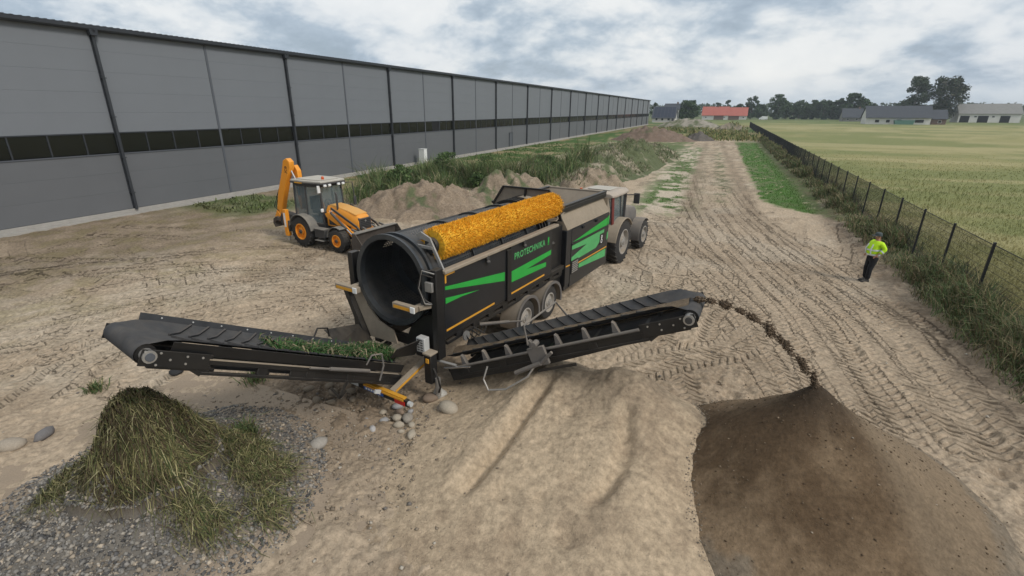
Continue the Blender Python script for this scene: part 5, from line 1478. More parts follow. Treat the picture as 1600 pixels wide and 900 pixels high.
MB().box(-0.25, 0.25, -0.3, 0.15, 1.4, 1.55).box(-0.25, 0.25, -0.42, -0.28, 1.551, 2.1).build('seat', M['trouser'], trc, 0.03)
MB().tube([(0, -0.5, 0.7), (0, -0.95, 0.68)], 0.07, 8).build('tow_hook', M['darkgrey'], trc)

# ------------------------------------------------------------ person
PX, PY = 5.36, 20.40
pz = height1(PX, PY) + 0.0
per = tag(empty('person', (PX, PY, pz), R(116)), 'person in a neon yellow jacket, black trousers and grey cap facing the machine', 'person')
def skin(name, verts, edges, radii, mat_, root=0, sub=2, parent=per):
    me = bpy.data.meshes.new(name)
    me.from_pydata(verts, edges, [])
    me.materials.append(mat_)
    o = bpy.data.objects.new(name, me)
    link(o, parent)
    md = o.modifiers.new('skin', 'SKIN'); md.use_smooth_shade = True
    sk = me.skin_vertices[0].data if me.skin_vertices else None
    if sk is None:
        bm = bmesh.new(); bm.from_mesh(me); bm.verts.layers.skin.verify(); bm.to_mesh(me); bm.free()
        sk = me.skin_vertices[0].data
    for i_, r_ in enumerate(radii):
        rr2 = r_ if isinstance(r_, tuple) else (r_, r_)
        sk[i_].radius = rr2
        sk[i_].use_root = (i_ == root)
    s_ = o.modifiers.new('sub', 'SUBSURF'); s_.levels = sub; s_.render_levels = sub
    return o
# local: +y faces forward, +x is the person's right... z up; slight backward lean, belly forward
Pv = [(0, -0.02, 0.95), (0, 0.02, 1.12), (0, -0.02, 1.34), (0, -0.05, 1.47), (0, -0.03, 1.55), (0, 0.0, 1.63), (0, 0.005, 1.72),
      (0.17, -0.06, 1.42), (0.27, -0.15, 1.22), (0.24, 0.02, 1.06), (-0.17, -0.06, 1.42), (-0.27, -0.15, 1.22), (-0.24, 0.02, 1.06),
      (0.10, -0.03, 0.86), (0.11, 0.02, 0.50), (0.11, -0.02, 0.10), (-0.10, -0.03, 0.86), (-0.10, 0.07, 0.50), (-0.10, 0.06, 0.10), (0, 0.09, 1.62)]
Pe = [(0, 1), (1, 2), (2, 3), (3, 4), (4, 5), (5, 6), (2, 7), (7, 8), (8, 9), (2, 10), (10, 11), (11, 12), (0, 13), (13, 14), (14, 15), (0, 16), (16, 17), (17, 18), (5, 19)]
Pr = [0.13, 0.14, 0.13, 0.06, 0.055, 0.085, 0.075, 0.055, 0.042, 0.03, 0.055, 0.042, 0.03, 0.08, 0.055, 0.04, 0.08, 0.055, 0.04, 0.02]
skin('body', Pv, Pe, Pr, M['skin'])
# hands: palm and five fingers each, tucked towards the pockets
for s in (1, -1):
    hv = [(0, 0, 0), (0.0, 0.05, -0.02), (0, 0.09, -0.035)]
    he = [(0, 1), (1, 2)]
    hr = [0.026, (0.038, 0.02), (0.036, 0.018)]
    for q, (dx, ln) in enumerate(((-0.027, 0.055), (-0.009, 0.065), (0.009, 0.062), (0.027, 0.05))):
        b0 = len(hv)
        hv += [(dx, 0.115, -0.045), (dx, 0.115 + ln * 0.6, -0.065), (dx, 0.115 + ln * 0.8, -0.09)]
        he += [(2, b0), (b0, b0 + 1), (b0 + 1, b0 + 2)]
        hr += [0.0095, 0.0085, 0.007]
    b0 = len(hv)
    hv += [(-s * 0.04, 0.05, -0.015), (-s * 0.055, 0.09, -0.03)]
    he += [(1, b0), (b0, b0 + 1)]; hr += [0.011, 0.009]
    hd = skin('hand', hv, he, hr, M['skin'], 0, 1)
    hd.location = (s * 0.235, 0.03, 1.05)
    hd.rotation_euler = (R(-25), 0, s * R(15))
# jacket (torso + sleeves), bottom hem at hip
Jv = [(0, 0.0, 0.98), (0, 0.045, 1.10), (0, 0.04, 1.24), (0, -0.02, 1.37), (0, -0.05, 1.47),
      (0.18, -0.06, 1.41), (0.285, -0.15, 1.22), (0.25, 0.0, 1.075), (-0.18, -0.06, 1.41), (-0.285, -0.15, 1.22), (-0.25, 0.0, 1.075)]
Je = [(0, 1), (1, 2), (2, 3), (3, 4), (3, 5), (5, 6), (6, 7), (3, 8), (8, 9), (9, 10)]
Jr = [(0.20, 0.19), (0.205, 0.205), (0.20, 0.19), (0.18, 0.14), 0.085, 0.085, 0.075, 0.06, 0.085, 0.075, 0.06]
jk = skin('jacket', Jv, Je, Jr, M['hivis'], 0)
for z, y, rx, ry in ((1.01, 0.005, 0.205, 0.195), (1.18, 0.04, 0.206, 0.205)):
    b = MB()
    vs_ = []
    for k in range(28):
        t = 2 * PI * k / 28
        for dz in (-0.028, 0.028): vs_.append((rx * math.cos(t), y + ry * math.sin(t), z + dz))
    b.add(vs_, [(2 * k, (2 * k + 2) % 56, (2 * k + 3) % 56, 2 * k + 1) for k in range(28)])
    b.build('reflective_band', M['reflect'], jk)
for s in (1, -1):
    MB().tube([(s * 0.27, -0.085, 1.152), (s * 0.262, -0.055, 1.122)], 0.074, 14).build('reflective_band', M['reflect'], jk)
    b = MB()
    b.tube([(s * 0.10, 0.17, 1.38), (s * 0.11, 0.235, 1.2), (s * 0.11, 0.2, 1.02)], 0.02, 6); b.build('reflective_band', M['reflect'], jk)
Tv = [(0, -0.01, 0.98), (0, -0.01, 0.90), (0.10, -0.01, 0.80), (0.11, 0.02, 0.48), (0.11, -0.02, 0.09), (-0.10, -0.01, 0.80), (-0.10, 0.07, 0.48), (-0.10, 0.06, 0.09)]
Te = [(0, 1), (1, 2), (2, 3), (3, 4), (1, 5), (5, 6), (6, 7)]
skin('trousers', Tv, Te, [(0.185, 0.15), (0.18, 0.145), 0.115, 0.09, 0.08, 0.115, 0.09, 0.08], M['trouser'], 1)
for x, y in ((0.11, 0.0), (-0.10, 0.08)):
    loft([[(x - w, y + yy, 0.0), (x + w, y + yy, 0.0), (x + w, y + yy, h * 0.6), (x + w * 0.5, y + yy, h), (x - w * 0.5, y + yy, h), (x - w, y + yy, h * 0.6)] for yy, w, h in ((-0.09, 0.035, 0.09), (-0.04, 0.045, 0.11), (0.06, 0.045, 0.10), (0.15, 0.05, 0.07), (0.20, 0.03, 0.045))]).build('shoe', M['shoe'], per, 0.01)
b = MB().lathe([(0.004, 0.125), (0.06, 0.118), (0.10, 0.085), (0.114, 0.03), (0.115, 0.0), (0.108, 0.0), (0.09, 0.08), (0.004, 0.112)], (0, -0.005, 1.665), 'z', 20)
b.prism([(-0.09, 0.07), (0.09, 0.07), (0.07, 0.19), (0.0, 0.215), (-0.07, 0.19)], 1.672, 1.684, 'z')
b.build('cap', M['cap'], per)
MB().ball((0.035, 0.088, 1.645), 0.012, 6, 5).build('eye', M['white'], per); MB().ball((-0.035, 0.088, 1.645), 0.012, 6, 5).build('eye', M['white'], per)
for s in (1, -1): MB().ball((s * 0.087, -0.01, 1.63), (0.014, 0.025, 0.035), 8, 6).build('ear', M['skin'], per)
MB().box(-0.025, 0.025, 0.083, 0.092, 1.578, 1.586).build('mouth', M['tractor_red'], per)
# ------------------------------------------------------------ fence
fence = tag(empty('fence', (7.6, 18.4, 0)), 'long black wire mesh fence with square posts along the crop field', 'fence')
FS = 2.87
post_me = MB().box(-0.03, 0.03, -0.03, 0.03, 0.0, 1.86).box(-0.034, 0.034, -0.034, 0.034, 1.861, 1.88).mesh('post', M['fence'], False)
pn = MB()
for q in range(1, 57):
    y = q * FS / 57
    pn.add([(-.0025, y - .0025, 0.05), (.0025, y - .0025, 0.05), (.0025, y + .0025, 0.05), (-.0025, y + .0025, 0.05), (-.0025, y - .0025, 1.80), (.0025, y - .0025, 1.80), (.0025, y + .0025, 1.80), (-.0025, y + .0025, 1.80)],
           [(0, 1, 5, 4), (1, 2, 6, 5), (2, 3, 7, 6), (3, 0, 4, 7)])
for z in np.arange(0.08, 1.82, 0.20): pn.bar((0.006, 0.03, z), (0.006, FS - 0.03, z), 0.006, 0.008)
pn.bar((0.0, 0.03, 1.80), (0.0, FS - 0.03, 1.80), 0.012, 0.02)
pn_me = pn.mesh('mesh_panel', M['fence'], False)
for k in range(-3, 64):
    y = k * FS
    zb = float(ground_base(np.array([7.6]), np.array([18.4 + y]))[0]) - 0.03
    put('post', post_me, fence, (0, y, zb)); put('mesh_panel', pn_me, fence, (0, y, zb))

# ------------------------------------------------------------ blades: many small leaf shaped triangles in one mesh
def blades(name, x, y, z, h, w, lean, cols, seg2=True, dirs=None):
    n = len(x)
    a = rng.random(n) * 2 * PI if dirs is None else dirs
    fa = rng.random(n) * 2 * PI
    d = np.stack([np.cos(a), np.sin(a), np.zeros(n)], 1)
    wv = np.stack([np.cos(fa), np.sin(fa), np.zeros(n)], 1) * w[:, None] / 2
    base = np.stack([x, y, z], 1)
    mid = base + d * (lean * h * 0.35)[:, None] + np.array([0, 0, 1]) * (h * 0.6)[:, None]
    tip = base + d * (lean * h)[:, None] + np.array([0, 0, 1]) * (h * np.sqrt(np.clip(1 - 0.6 * lean ** 2, 0.05, 1)))[:, None]
    V = np.empty((n * 5, 3))
    V[0::5] = base - wv * 0.7; V[1::5] = base + wv * 0.7; V[2::5] = mid + wv; V[3::5] = mid - wv; V[4::5] = tip
    k = np.arange(n)[:, None] * 5
    F = np.concatenate([k + np.array([[0, 1, 2]]), k + np.array([[0, 2, 3]]), k + np.array([[3, 2, 4]])])
    c = np.repeat(cols, 5, axis=0)
    return np_mesh(name, V, F, M['leaf'], c)
def palette(n, pal, wts, jit=0.25):
    p = np.array(pal)[rng.choice(len(pal), n, p=np.array(wts) / sum(wts))]
    return p * (1 - jit + 2 * jit * rng.random(n))[:, None]
def stuff(name, me, label, cat):
    return tag(link(bpy.data.objects.new(name, me)), label, cat, kind='stuff')

# crop
n = 130000
r_ = 1 / (1 / 17.0 + (1 / 110.0 - 1 / 17.0) * rng.random(n) ** 1.1)
az_ = YAW - R(57) + rng.random(n) * R(56)
x = -np.sin(az_) * r_; y = np.cos(az_) * r_
k_ = (x > 7.95) & (y > 12)
x, y, r_ = x[k_], y[k_], r_[k_]
n = len(x)
cw = ground_cols(x, y)
h_ = (0.14 + 0.14 * rng.random(n) + 0.15 * (fbm(x * .3, y * .3, 2, 9) - .5)) * (1 - 0.75 * sst(50, 105, r_))
cc = cw * (1.0 + 0.28 * rng.random(n))[:, None]
stuff('wheat', blades('wheat', x, y, ground_base(x, y) - 0.05, h_, np.clip(0.0007 * r_, 0.010, 0.08), 0.25 + 0.7 * rng.random(n), cc), 'ripening yellow green crop covering the field behind the fence', 'crop')

WEED = [(0.075, 0.115, 0.042), (0.11, 0.145, 0.058), (0.145, 0.165, 0.075), (0.27, 0.225, 0.125), (0.17, 0.13, 0.075)]
# weeds at the foot of the fence
n = 66000
t_ = rng.random(n) ** 1.7
y = 9.5 + t_ * 110; x = 6.85 + rng.normal(0.35, 0.42, n)
dens = fbm(x * 0.7, y * 0.5, 3, 333)
k_ = (x > 6.25) & (x < 8.6) & (rng.random(n) < 0.25 + sst(0.36, 0.56, dens))
x, y = x[k_], y[k_]; n = len(x)
hh = (0.25 + 0.85 * rng.random(n) ** 1.5) * (0.45 + 1.1 * sst(0.35, 0.7, fbm(x * 0.7, y * 0.5, 3, 333))) * np.clip(0.55 + (x - 6.3) * 0.5, 0.4, 1.1)
near_dark = 1 - sst(30, 60, y)
pc = palette(n, WEED, [2.6, 2.6, 2.5, 3.0, 2.2], 0.45)
stuff('weeds', blades('weeds', x, y, ground_base(x, y) - 0.02, hh * 0.62, 0.004 + 0.0007 * y + 0.006 * rng.random(n), 0.2 + 0.9 * rng.random(n), pc), 'tangle of dark weeds and dry stalks along the wire fence', 'weeds')
# short bright grass
n = 34000
y = 1 / (1 / 30.0 + (1 / 110.0 - 1 / 30.0) * rng.random(n)); x = -5.5 + 12.2 * rng.random(n)
cgp = ground_cols(x, y)
k_ = (cgp[:, 1] > cgp[:, 0] * 1.35)
x, y, cgp = x[k_], y[k_], cgp[k_]; n = len(x)
stuff('grass', blades('grass', x, y, height(x, y) - 0.01, 0.05 + 0.07 * rng.random(n), 0.006 + 0.0006 * y, 0.3 + 0.8 * rng.random(n), cgp * (0.75 + 0.65 * rng.random(n))[:, None]), 'short bright green grass growing beside the wheel ruts', 'grass')
# tall weeds behind the earth mounds
n = 90000
t_ = rng.random(n); d_ = rng.random(n)
x = -21.5 + 11.5 * t_ - 6.5 * d_ + rng.normal(0, 0.5, n); y = 24.8 + 17.5 * t_ + 14.0 * d_ + rng.normal(0, 0.5, n)
den = fbm(x * 0.33 + 4, y * 0.33, 3, 351)
front = sst(0.0, 0.10, d_)
k_ = (rng.random(n) < sst(0.38, 0.56, den + 0.06 * (1 - np.abs(2 * d_ - 0.7))) * (0.35 + 0.65 * front)) & (x > -30.2)
x, y, d_, den = x[k_], y[k_], d_[k_], den[k_]; n = len(x)
cl_ = fbm(x * 1.1, y * 1.1, 2, 355)
hh = (0.40 + 1.4 * rng.random(n) ** 1.4) * (0.35 + 1.0 * sst(0.42, 0.68, den)) * (1.1 - 0.5 * d_) * (0.4 + 1.25 * cl_)
pc = palette(n, [(0.07, 0.11, 0.042), (0.095, 0.14, 0.052), (0.125, 0.165, 0.062), (0.17, 0.18, 0.085), (0.29, 0.25, 0.15)], [3, 4, 3, 2, 1.6], 0.35) * (0.65 + 0.8 * fbm(x * 0.8, y * 0.8, 2, 356))[:, None]
stuff('weeds', blades('weeds', x, y, height(x, y) - 0.03, hh, 0.018 + 0.03 * rng.random(n), 0.15 + 0.9 * rng.random(n), pc), 'tall green weeds growing behind the earth mounds near the warehouse', 'weeds')
# weeds on the long berm and the near mounds
n = 40000
x = -17.5 + 14.5 * rng.random(n); y = 34 + 55 * rng.random(n) ** 1.2
zb = height(x, y); gb = ground_base(x, y)
den = fbm(x * 0.5, y * 0.35, 3, 371)
k_ = (zb > gb + 0.15) & (rng.random(n) < sst(0.44, 0.62, den))
x, y, zb = x[k_], y[k_], zb[k_]; n = len(x)
pc = palette(n, [(0.07, 0.10, 0.038), (0.10, 0.13, 0.055), (0.20, 0.185, 0.10), (0.34, 0.30, 0.21)], [2.5, 2.5, 2, 4.0], 0.3)
stuff('weeds', blades('weeds', x, y, zb - 0.03, 0.12 + 0.4 * rng.random(n) ** 1.5, 0.025 + 0.04 * rng.random(n), 0.3 + 0.9 * rng.random(n), pc), 'patchy weeds and dry stalks on the long earth berm', 'weeds')
# tufts on the near mounds and the hall verge, thin sprigs on the site
n = 14000
x = -30.5 + 13 * rng.random(n); y = 20 + 70 * rng.random(n) ** 1.5
cgp = ground_cols(x, y)
k_ = (cgp[:, 1] > cgp[:, 0] * 1.02)
x, y, cgp = x[k_], y[k_], cgp[k_]; n = len(x)
stuff('grass', blades('grass', x, y, ground_base(x, y) - 0.02, 0.10 + 0.28 * rng.random(n) ** 2, 0.05 + 0.05 * rng.random(n), 0.3 + 0.8 * rng.random(n), cgp * (0.65 + 0.7 * rng.random(n))[:, None]), 'rough grass on the verge below the warehouse wall', 'grass')
n = 6000
y = 112 + 75 * rng.random(n); x = -22 + 29.5 * rng.random(n)
k_ = fbm(x * 0.3, y * 0.1, 3, 381) > 0.46
x, y = x[k_], y[k_]; n = len(x)
stuff('grass', blades('grass', x, y, height(x, y) - 0.05, 0.4 + 0.7 * rng.random(n), 0.16 + 0.12 * rng.random(n), 0.2 + 0.5 * rng.random(n), palette(n, [(0.27, 0.235, 0.11), (0.16, 0.17, 0.06), (0.08, 0.12, 0.035)], [3, 2, 2])), 'tall dry grass across the far end of the site', 'grass')
# a few single sprigs on the sand
for (px_, py_, s_, lab) in ((-11.75, 4.75, 0.26, 'small dark weed tuft lying on the sand left of the debris heap'), (-8.9, 6.5, 0.42, 'green sprig standing alone beneath the rear conveyor'), (6.7, 17.2, 0.2, 'flat green weed patch on the sand near the fence'),
                              (-7.0, 4.75, 0.35, 'bushy green weed at the back of the debris heap')):
    n = 130
    x = px_ + rng.normal(0, s_ * 0.30, n); y = py_ + rng.normal(0, s_ * 0.30, n)
    me = blades('weed_tuft', x - px_, y - py_, np.full(n, -0.02), s_ * (0.4 + 0.8 * rng.random(n)), np.full(n, 0.022), 0.3 + 0.8 * rng.random(n), palette(n, WEED, [4, 3, 2, 1, .6]))
    o = link(bpy.data.objects.new('weed_tuft', me)); o.location = (px_, py_, height1(px_, py_))
    tag(o, lab, 'weed', 'single weeds on the sand')

# ------------------------------------------------------------ trees
def tree(cx, cy, H, rad, label, name='tree', group='trees on the horizon', pal=None, leaf=0.55, n=1500, low=0.18, trunk='bark', sparse=0.0, tilt=0.0, shape=1.0):
    root = tag(empty(name, (cx, cy, 0.1)), label, 'tree', group)
    n = int(n * 2.2); leaf = leaf * 1.25
    b = MB()
    top = H * 0.80
    b.tube([(0, 0, -0.3), (0.1 * rad * .3, 0, H * 0.25), (tilt * .5, 0.05 * rad, H * 0.55), (tilt, 0, top)], [H * 0.026, H * 0.02, H * 0.013, H * 0.004], 7)
    K = max(16, int(n / 110))
    cents, limbs = [], []
    for q in range(K):
        t = low + (0.97 - low) * random.random()
        prof = math.sin(PI * min(1, (t - low * 0.6) / (1.04 - low * 0.6)) ** shape) ** 0.6
        a_ = random.random() * 2 * PI
        rr_ = rad * prof * (0.10 + 0.80 * random.random() ** 0.7)
        c = (tilt * t + rr_ * math.cos(a_), rr_ * math.sin(a_), H * t)
        cents.append((c, rad * (0.22 + 0.20 * random.random()) * (0.6 + 0.5 * prof)))
        if q % 2 == 0:
            z0 = max(H * 0.15, c[2] - rr_ * 0.9)
            b.tube([(tilt * z0 / H, 0, z0), (c[0] * .5, c[1] * .5, (z0 + c[2]) / 2 + 0.1), c], [H * 0.008, H * 0.005, H * 0.002], 4, False)
    b.build('trunk', M[trunk], root)
    ci = rng.integers(0, K, n)
    C = np.array([c[0] for c in cents])[ci]; S = np.array([c[1] for c in cents])[ci]
    v = rng.normal(0, 1, (n, 3)); v /= np.linalg.norm(v, axis=1)[:, None]
    P = C + v * (S * rng.random(n) ** 0.45)[:, None] * np.array([1, 1, 0.8])
    P[:, 2] = np.clip(P[:, 2], H * low * 0.7, H * 1.02)
    u = rng.normal(0, 1, (n, 3)); u /= np.linalg.norm(u, axis=1)[:, None]
    w = np.cross(u, rng.normal(0, 1, (n, 3))); w /= np.linalg.norm(w, axis=1)[:, None]
    sz = leaf * (0.6 + 0.8 * rng.random(n))[:, None]
    V = np.empty((n * 4, 3)); V[0::4] = P - u * sz * .5; V[1::4] = P + w * sz * .32; V[2::4] = P + u * sz * .5; V[3::4] = P - w * sz * .32
    pal = pal or [(0.036, 0.066, 0.026), (0.05, 0.085, 0.033), (0.065, 0.098, 0.04)]
    cl = palette(n, pal, [1] * len(pal), 0.3) * (0.8 + 0.4 * rng.random(K))[ci][:, None]
    o = link(bpy.data.objects.new('crown', np_mesh('crown', V, np.arange(n * 4).reshape(-1, 4), M['leaf'], np.repeat(cl, 4, axis=0))), root)
    return root
GREY = [(0.045, 0.065, 0.035), (0.06, 0.082, 0.042), (0.075, 0.095, 0.055)]
tree(-19.6, 300, 10.6, 6.0, 'dense round dark tree between the solar roofed house and the red barn', 'round_tree', n=2600, leaf=0.75, low=0.10, shape=0.8)
tree(-37.5, 305, 9.6, 3.2, 'small tree behind the end of the warehouse beside the solar roof', leaf=0.7, n=700)
tree(14.2, 388, 15.8, 4.6, 'tall narrow tree right beside the red barn roof', leaf=0.8, n=1500, low=0.08)
tree(29.6, 390, 15.4, 6.0, 'tall broad tree behind the white van', leaf=0.85, n=1900, low=0.06)
tree(71.0, 392, 15.6, 8.0, 'broad rounded tree rising highest left of the long grey house', leaf=0.9, n=2200, low=0.1)
tree(86.8, 332, 22.0, 6.6, 'tall airy birch, left one of the pair behind the grey house', 'birch_tree', pal=GREY, leaf=0.7, n=2600, low=0.2, trunk='bark_pale')
tree(97.5, 330, 21.4, 8.6, 'tall leafy birch, right one of the pair behind the grey house', 'birch_tree', pal=[(0.035, 0.05, 0.028), (0.05, 0.066, 0.035), (0.085, 0.085, 0.055)], leaf=0.75, n=4000, low=0.12, trunk='bark_pale', tilt=1.2)
ORD = ['first', 'second', 'third', 'fourth', 'fifth', 'sixth', 'seventh', 'eighth', 'ninth', 'tenth', 'eleventh']
for k_i, (tx_, ty_, th_2, tr_) in enumerate(((20.5, 410, 9.5, 4.5), (24.5, 420, 8.5, 4.0), (36.5, 402, 10.6, 5.0), (41.5, 410, 10.2, 4.6), (46.5, 398, 11.2, 5.2), (51.8, 404, 12.0, 5.0), (57.0, 396, 12.4, 5.4), (62.5, 402, 11.6, 5.0), (66.0, 398, 13.2, 5.2), (78.5, 400, 12.4, 5.5), (84, 410, 10.6, 4.6), (47, 430, 12.6, 6), (38, 440, 12, 6), (61, 440, 13.0, 6))):
    tree(tx_, ty_, th_2, tr_, (ORD[k_i] + ' from the left of the mid height trees edging the crop field') if k_i < 11 else (['centre', 'left', 'right'][k_i - 11] + ' one of three taller trees standing behind the tree row'), leaf=0.85, n=1000, low=0.05, group='tree row beyond the crop field')
for k_i, (tx_, ty_, th_2, tr_) in enumerate(((-7.5, 425, 11.5, 2.6), (-0.5, 430, 12.8, 4.2), (7.0, 428, 11.0, 2.8))):
    tree(tx_, ty_, th_2, tr_, ['left', 'middle', 'right'][k_i] + ' treetop of three showing above the red barn ridge', leaf=0.8, n=600, group='treetops behind the red barn')
for k_i, (tx_, ty_, th_2, tr_) in enumerate(((92.0, 372, 9.8, 4.0), (97.0, 380, 8.6, 3.5))):
    tree(tx_, ty_, th_2, tr_, ['left', 'right'][k_i] + ' one of two low trees peeking over the grey house roof', leaf=0.8, n=600, group='low trees behind the grey house')
# distant wood as one mass
n = 9000
x = -160 + 620 * rng.random(n); y = 560 + 60 * rng.random(n)
top = 7 + 8 * fbm(x * 0.05, y * 0.02, 4, 401)
z = top * rng.random(n) ** 0.6
u = rng.normal(0, 1, (n, 3)); u /= np.linalg.norm(u, axis=1)[:, None]; w = np.cross(u, rng.normal(0, 1, (n, 3))); w /= np.linalg.norm(w, axis=1)[:, None]
P = np.stack([x, y, z], 1); V = np.empty((n * 4, 3)); V[0::4] = P - u * 1.3; V[1::4] = P + w * 0.9; V[2::4] = P + u * 1.3; V[3::4] = P - w * 0.9
stuff('wood', np_mesh('wood', V, np.arange(n * 4).reshape(-1, 4), M['leaf'], np.repeat(palette(n, GREY, [1, 1, 1]), 4, axis=0)), 'distant wood along the horizon', 'wood')

for (tx_, ty_, th_2, tr_, lab) in ((-21.0, 36.5, 2.3, 1.5, 'largest dark shrub in the weeds, right of the white cabinet'), (-22.6, 31.5, 1.7, 1.2, 'dark shrub in the weeds just right of the digger cab'),
                                   (-18.2, 38.6, 1.9, 1.3, 'green shrub in the middle of the weeds behind the earth ridge'), (-14.8, 44.0, 1.7, 1.3, 'shrub at the right end of the tall weeds'), (-16.5, 34.0, 1.2, 0.9, 'small pale shrub on the front edge of the weeds')):
    tree(tx_, ty_, th_2, tr_, lab, 'shrub', 'shrubs in the weeds', [(0.06, 0.105, 0.035), (0.085, 0.135, 0.047), (0.11, 0.15, 0.058)], 0.13, 900, 0.05)['category'] = 'shrub'
# ------------------------------------------------------------ buildings far away
def house(name, label, x0, x1, yc, dep_, zw, zr_, wallm, roofm, wins=(), doors=(), chim=None, over=0.5, panels=None, cat='house'):
    root = tag(empty(name, ((x0 + x1) / 2, yc, 0)), label, cat)
    a, d = (x1 - x0) / 2, dep_ / 2
    b = MB().prism([(-d, -0.2), (d, -0.2), (d, zw), (0, zr_ - 0.15), (-d, zw)], -a, a, 'x')
    wall = b.build('wall', M[wallm], root, smooth=False)
    sl = (zr_ - zw) / d
    rf = MB()
    for s in (1, -1):
        e = d + over
        z0 = zr_ - sl * e
        rf.add([(-a - 0.4, s * e, z0), (a + 0.4, s * e, z0), (a + 0.4, 0, zr_), (-a - 0.4, 0, zr_), (-a - 0.4, s * e, z0 + 0.18), (a + 0.4, s * e, z0 + 0.18), (a + 0.4, 0, zr_ + 0.18), (-a - 0.4, 0, zr_ + 0.18)],
               [(0, 1, 2, 3), (4, 5, 6, 7), (0, 1, 5, 4), (1, 2, 6, 5), (3, 0, 4, 7)])
    ro = rf.build('roof', M[roofm], root, smooth=False)
    for (wx, wz, ww, wh) in wins:
        w = MB().box(wx - ww / 2, wx + ww / 2, -d - 0.06, -d + 0.02, wz, wz + wh).build('window', M['white'], root)
        MB().box(wx - ww / 2 + 0.1, wx + ww / 2 - 0.1, -d - 0.08, -d - 0.062, wz + 0.1, wz + wh - 0.1).build('pane', M['pane'], w)
    for (wx, ww, wh, m_) in doors:
        MB().box(wx - ww / 2, wx + ww / 2, -d - 0.05, -d + 0.03, 0, wh).build('door', M[m_], root)
    if chim is not None:
        MB().box(chim - 0.4, chim + 0.4, -0.4, 0.4, zr_ - 0.6, zr_ + 1.0).build('chimney', M['brick_brown'], ro)
    if panels:
        nx_, nz_ = panels
        L_r = math.hypot(d + over, sl * (d + over))
        for i_ in range(nx_):
            for j_ in range(nz_):
                u0, u1 = -a + 0.3 + (2 * a - 0.6) * i_ / nx_ + 0.06, -a + 0.3 + (2 * a - 0.6) * (i_ + 1) / nx_ - 0.06
                f0, f1 = 0.06 + 0.9 * j_ / nz_ + 0.01, 0.06 + 0.9 * (j_ + 1) / nz_ - 0.01
                q = []
                for u, f in ((u0, f0), (u1, f0), (u1, f1), (u0, f1)):
                    yy = -(d + over) * (1 - f); zz_ = zr_ - sl * (d + over) * (1 - f) + 0.25
                    q.append((u, yy, zz_))
                pl_ = MB().add(q + [(a_, b_, c_ - 0.06) for a_, b_, c_ in q], [(0, 1, 2, 3), (7, 6, 5, 4), (0, 4, 5, 1), (1, 5, 6, 2), (2, 6, 7, 3), (3, 7, 4, 0)])
                pl_.build('solar_panel', M['solar'], ro, smooth=False)
    return root
house('house', 'white house with a roof full of dark solar panels behind the warehouse end', -36.0, -24.6, 285, 9.0, 2.6, 7.6, 'plaster', 'roof_dark', [(-3.5, 0.9, 1.2, 1.2), (-0.6, 0.9, 1.2, 1.2), (2.6, 0.9, 1.4, 1.2)], [(4.6, 1.1, 2.1, 'roof_dark')], None, 0.6, (6, 3))
house('house', 'pale gabled house peeking over the solar roofed house', -32.0, -24.5, 300, 7, 6.6, 9.3, 'plaster', 'roof_dark', [(0, 5.0, 1.2, 1.1)], [], 2.5)
house('barn', 'long barn section with a red roof and dark gateway, left half', -15.7, 0.2, 380, 9, 3.2, 8.2, 'plaster', 'roof_red', [(-5.5, 1.2, 1.0, 0.8), (5.8, 1.2, 1.0, 0.8)], [(2.4, 6.0, 3.0, 'brick_brown')], 1.2, cat='barn')
house('barn', 'shorter barn section with a lower red roof, right half', 0.5, 11.6, 381, 8.6, 3.0, 7.7, 'plaster', 'roof_red', [(3.6, 1.2, 1.0, 0.8)], [(-2.2, 6.4, 2.6, 'brick_brown')], None, cat='barn')
house('house', 'long low white house with dark grey roof at the edge of the crop', 55.2, 77.6, 274, 9, 3.5, 7.6, 'plaster', 'roof_dark', [(-7.2, 0.9, 1.7, 1.3), (-3.4, 0.9, 1.5, 1.3), (0.4, 1.4, 1.9, 0.9), (7.4, 0.9, 3.2, 1.4)], [], None, 0.8)
house('shed', 'small dark roofed annex at the right end of the long house', 78.2, 83.0, 274, 7, 2.8, 6.0, 'brick_brown', 'roof_dark', [(0.3, 0.9, 1.2, 1.0)], [], None, cat='shed')
house('barn', 'grey sheet roofed barn with dark open bays at the far right', 104.6, 128.0, 332, 10, 4.6, 8.8, 'plaster', 'roof_grey', [(-5.2, 2.6, 1.2, 0.8), (1.5, 2.6, 1.2, 0.8)], [(-9.2, 3.6, 3.4, 'hole'), (-2.2, 4.0, 3.4, 'hole'), (6.0, 3.6, 3.4, 'hole')], None, cat='barn')
house('house', 'dim low house among the trees left of the long grey house', 57.0, 66.0, 335, 8, 2.6, 6.8, 'roof_grey', 'roof_dark', [(-2, 0.9, 1.2, 1.0), (2, 0.9, 1.2, 1.0)], [], 3.0)
cn = tag(empty('container', (68.0, 267.0, 0)), 'green skip container standing before the long white house', 'container')
gm = mat('green container paint', (0.10, 0.21, 0.17), 0.6, 0, 0.1, 1.0)
cbd = MB().prism([(-3.4, 1.9), (-3.0, 0.05), (3.0, 0.05), (3.4, 1.9)], -1.1, 1.1, 'y').build('body', gm, cn, 0.03)
MB().box(-3.45, 3.45, -1.15, 1.15, 1.905, 2.02).build('rim', gm, cn, 0.02)
for x in (-2.2, -1.1, 0, 1.1, 2.2): MB().box(x - 0.06, x + 0.06, -1.17, -1.101, 0.1, 1.9).build('rib', gm, cn)
van = tag(empty('van', (21.4, 374, 0), R(90)), 'small white van parked in front of the tall trees', 'van')
loft([[(-.95, y, .4), (.95, y, .4), (.95, y, z * .75), (.85, y, z), (-.85, y, z), (-.95, y, z * .75)] for y, z in ((-2.3, 2.3), (1.0, 2.35), (1.7, 1.5), (2.6, 1.2))]).build('body', M['white'], van, 0.05)
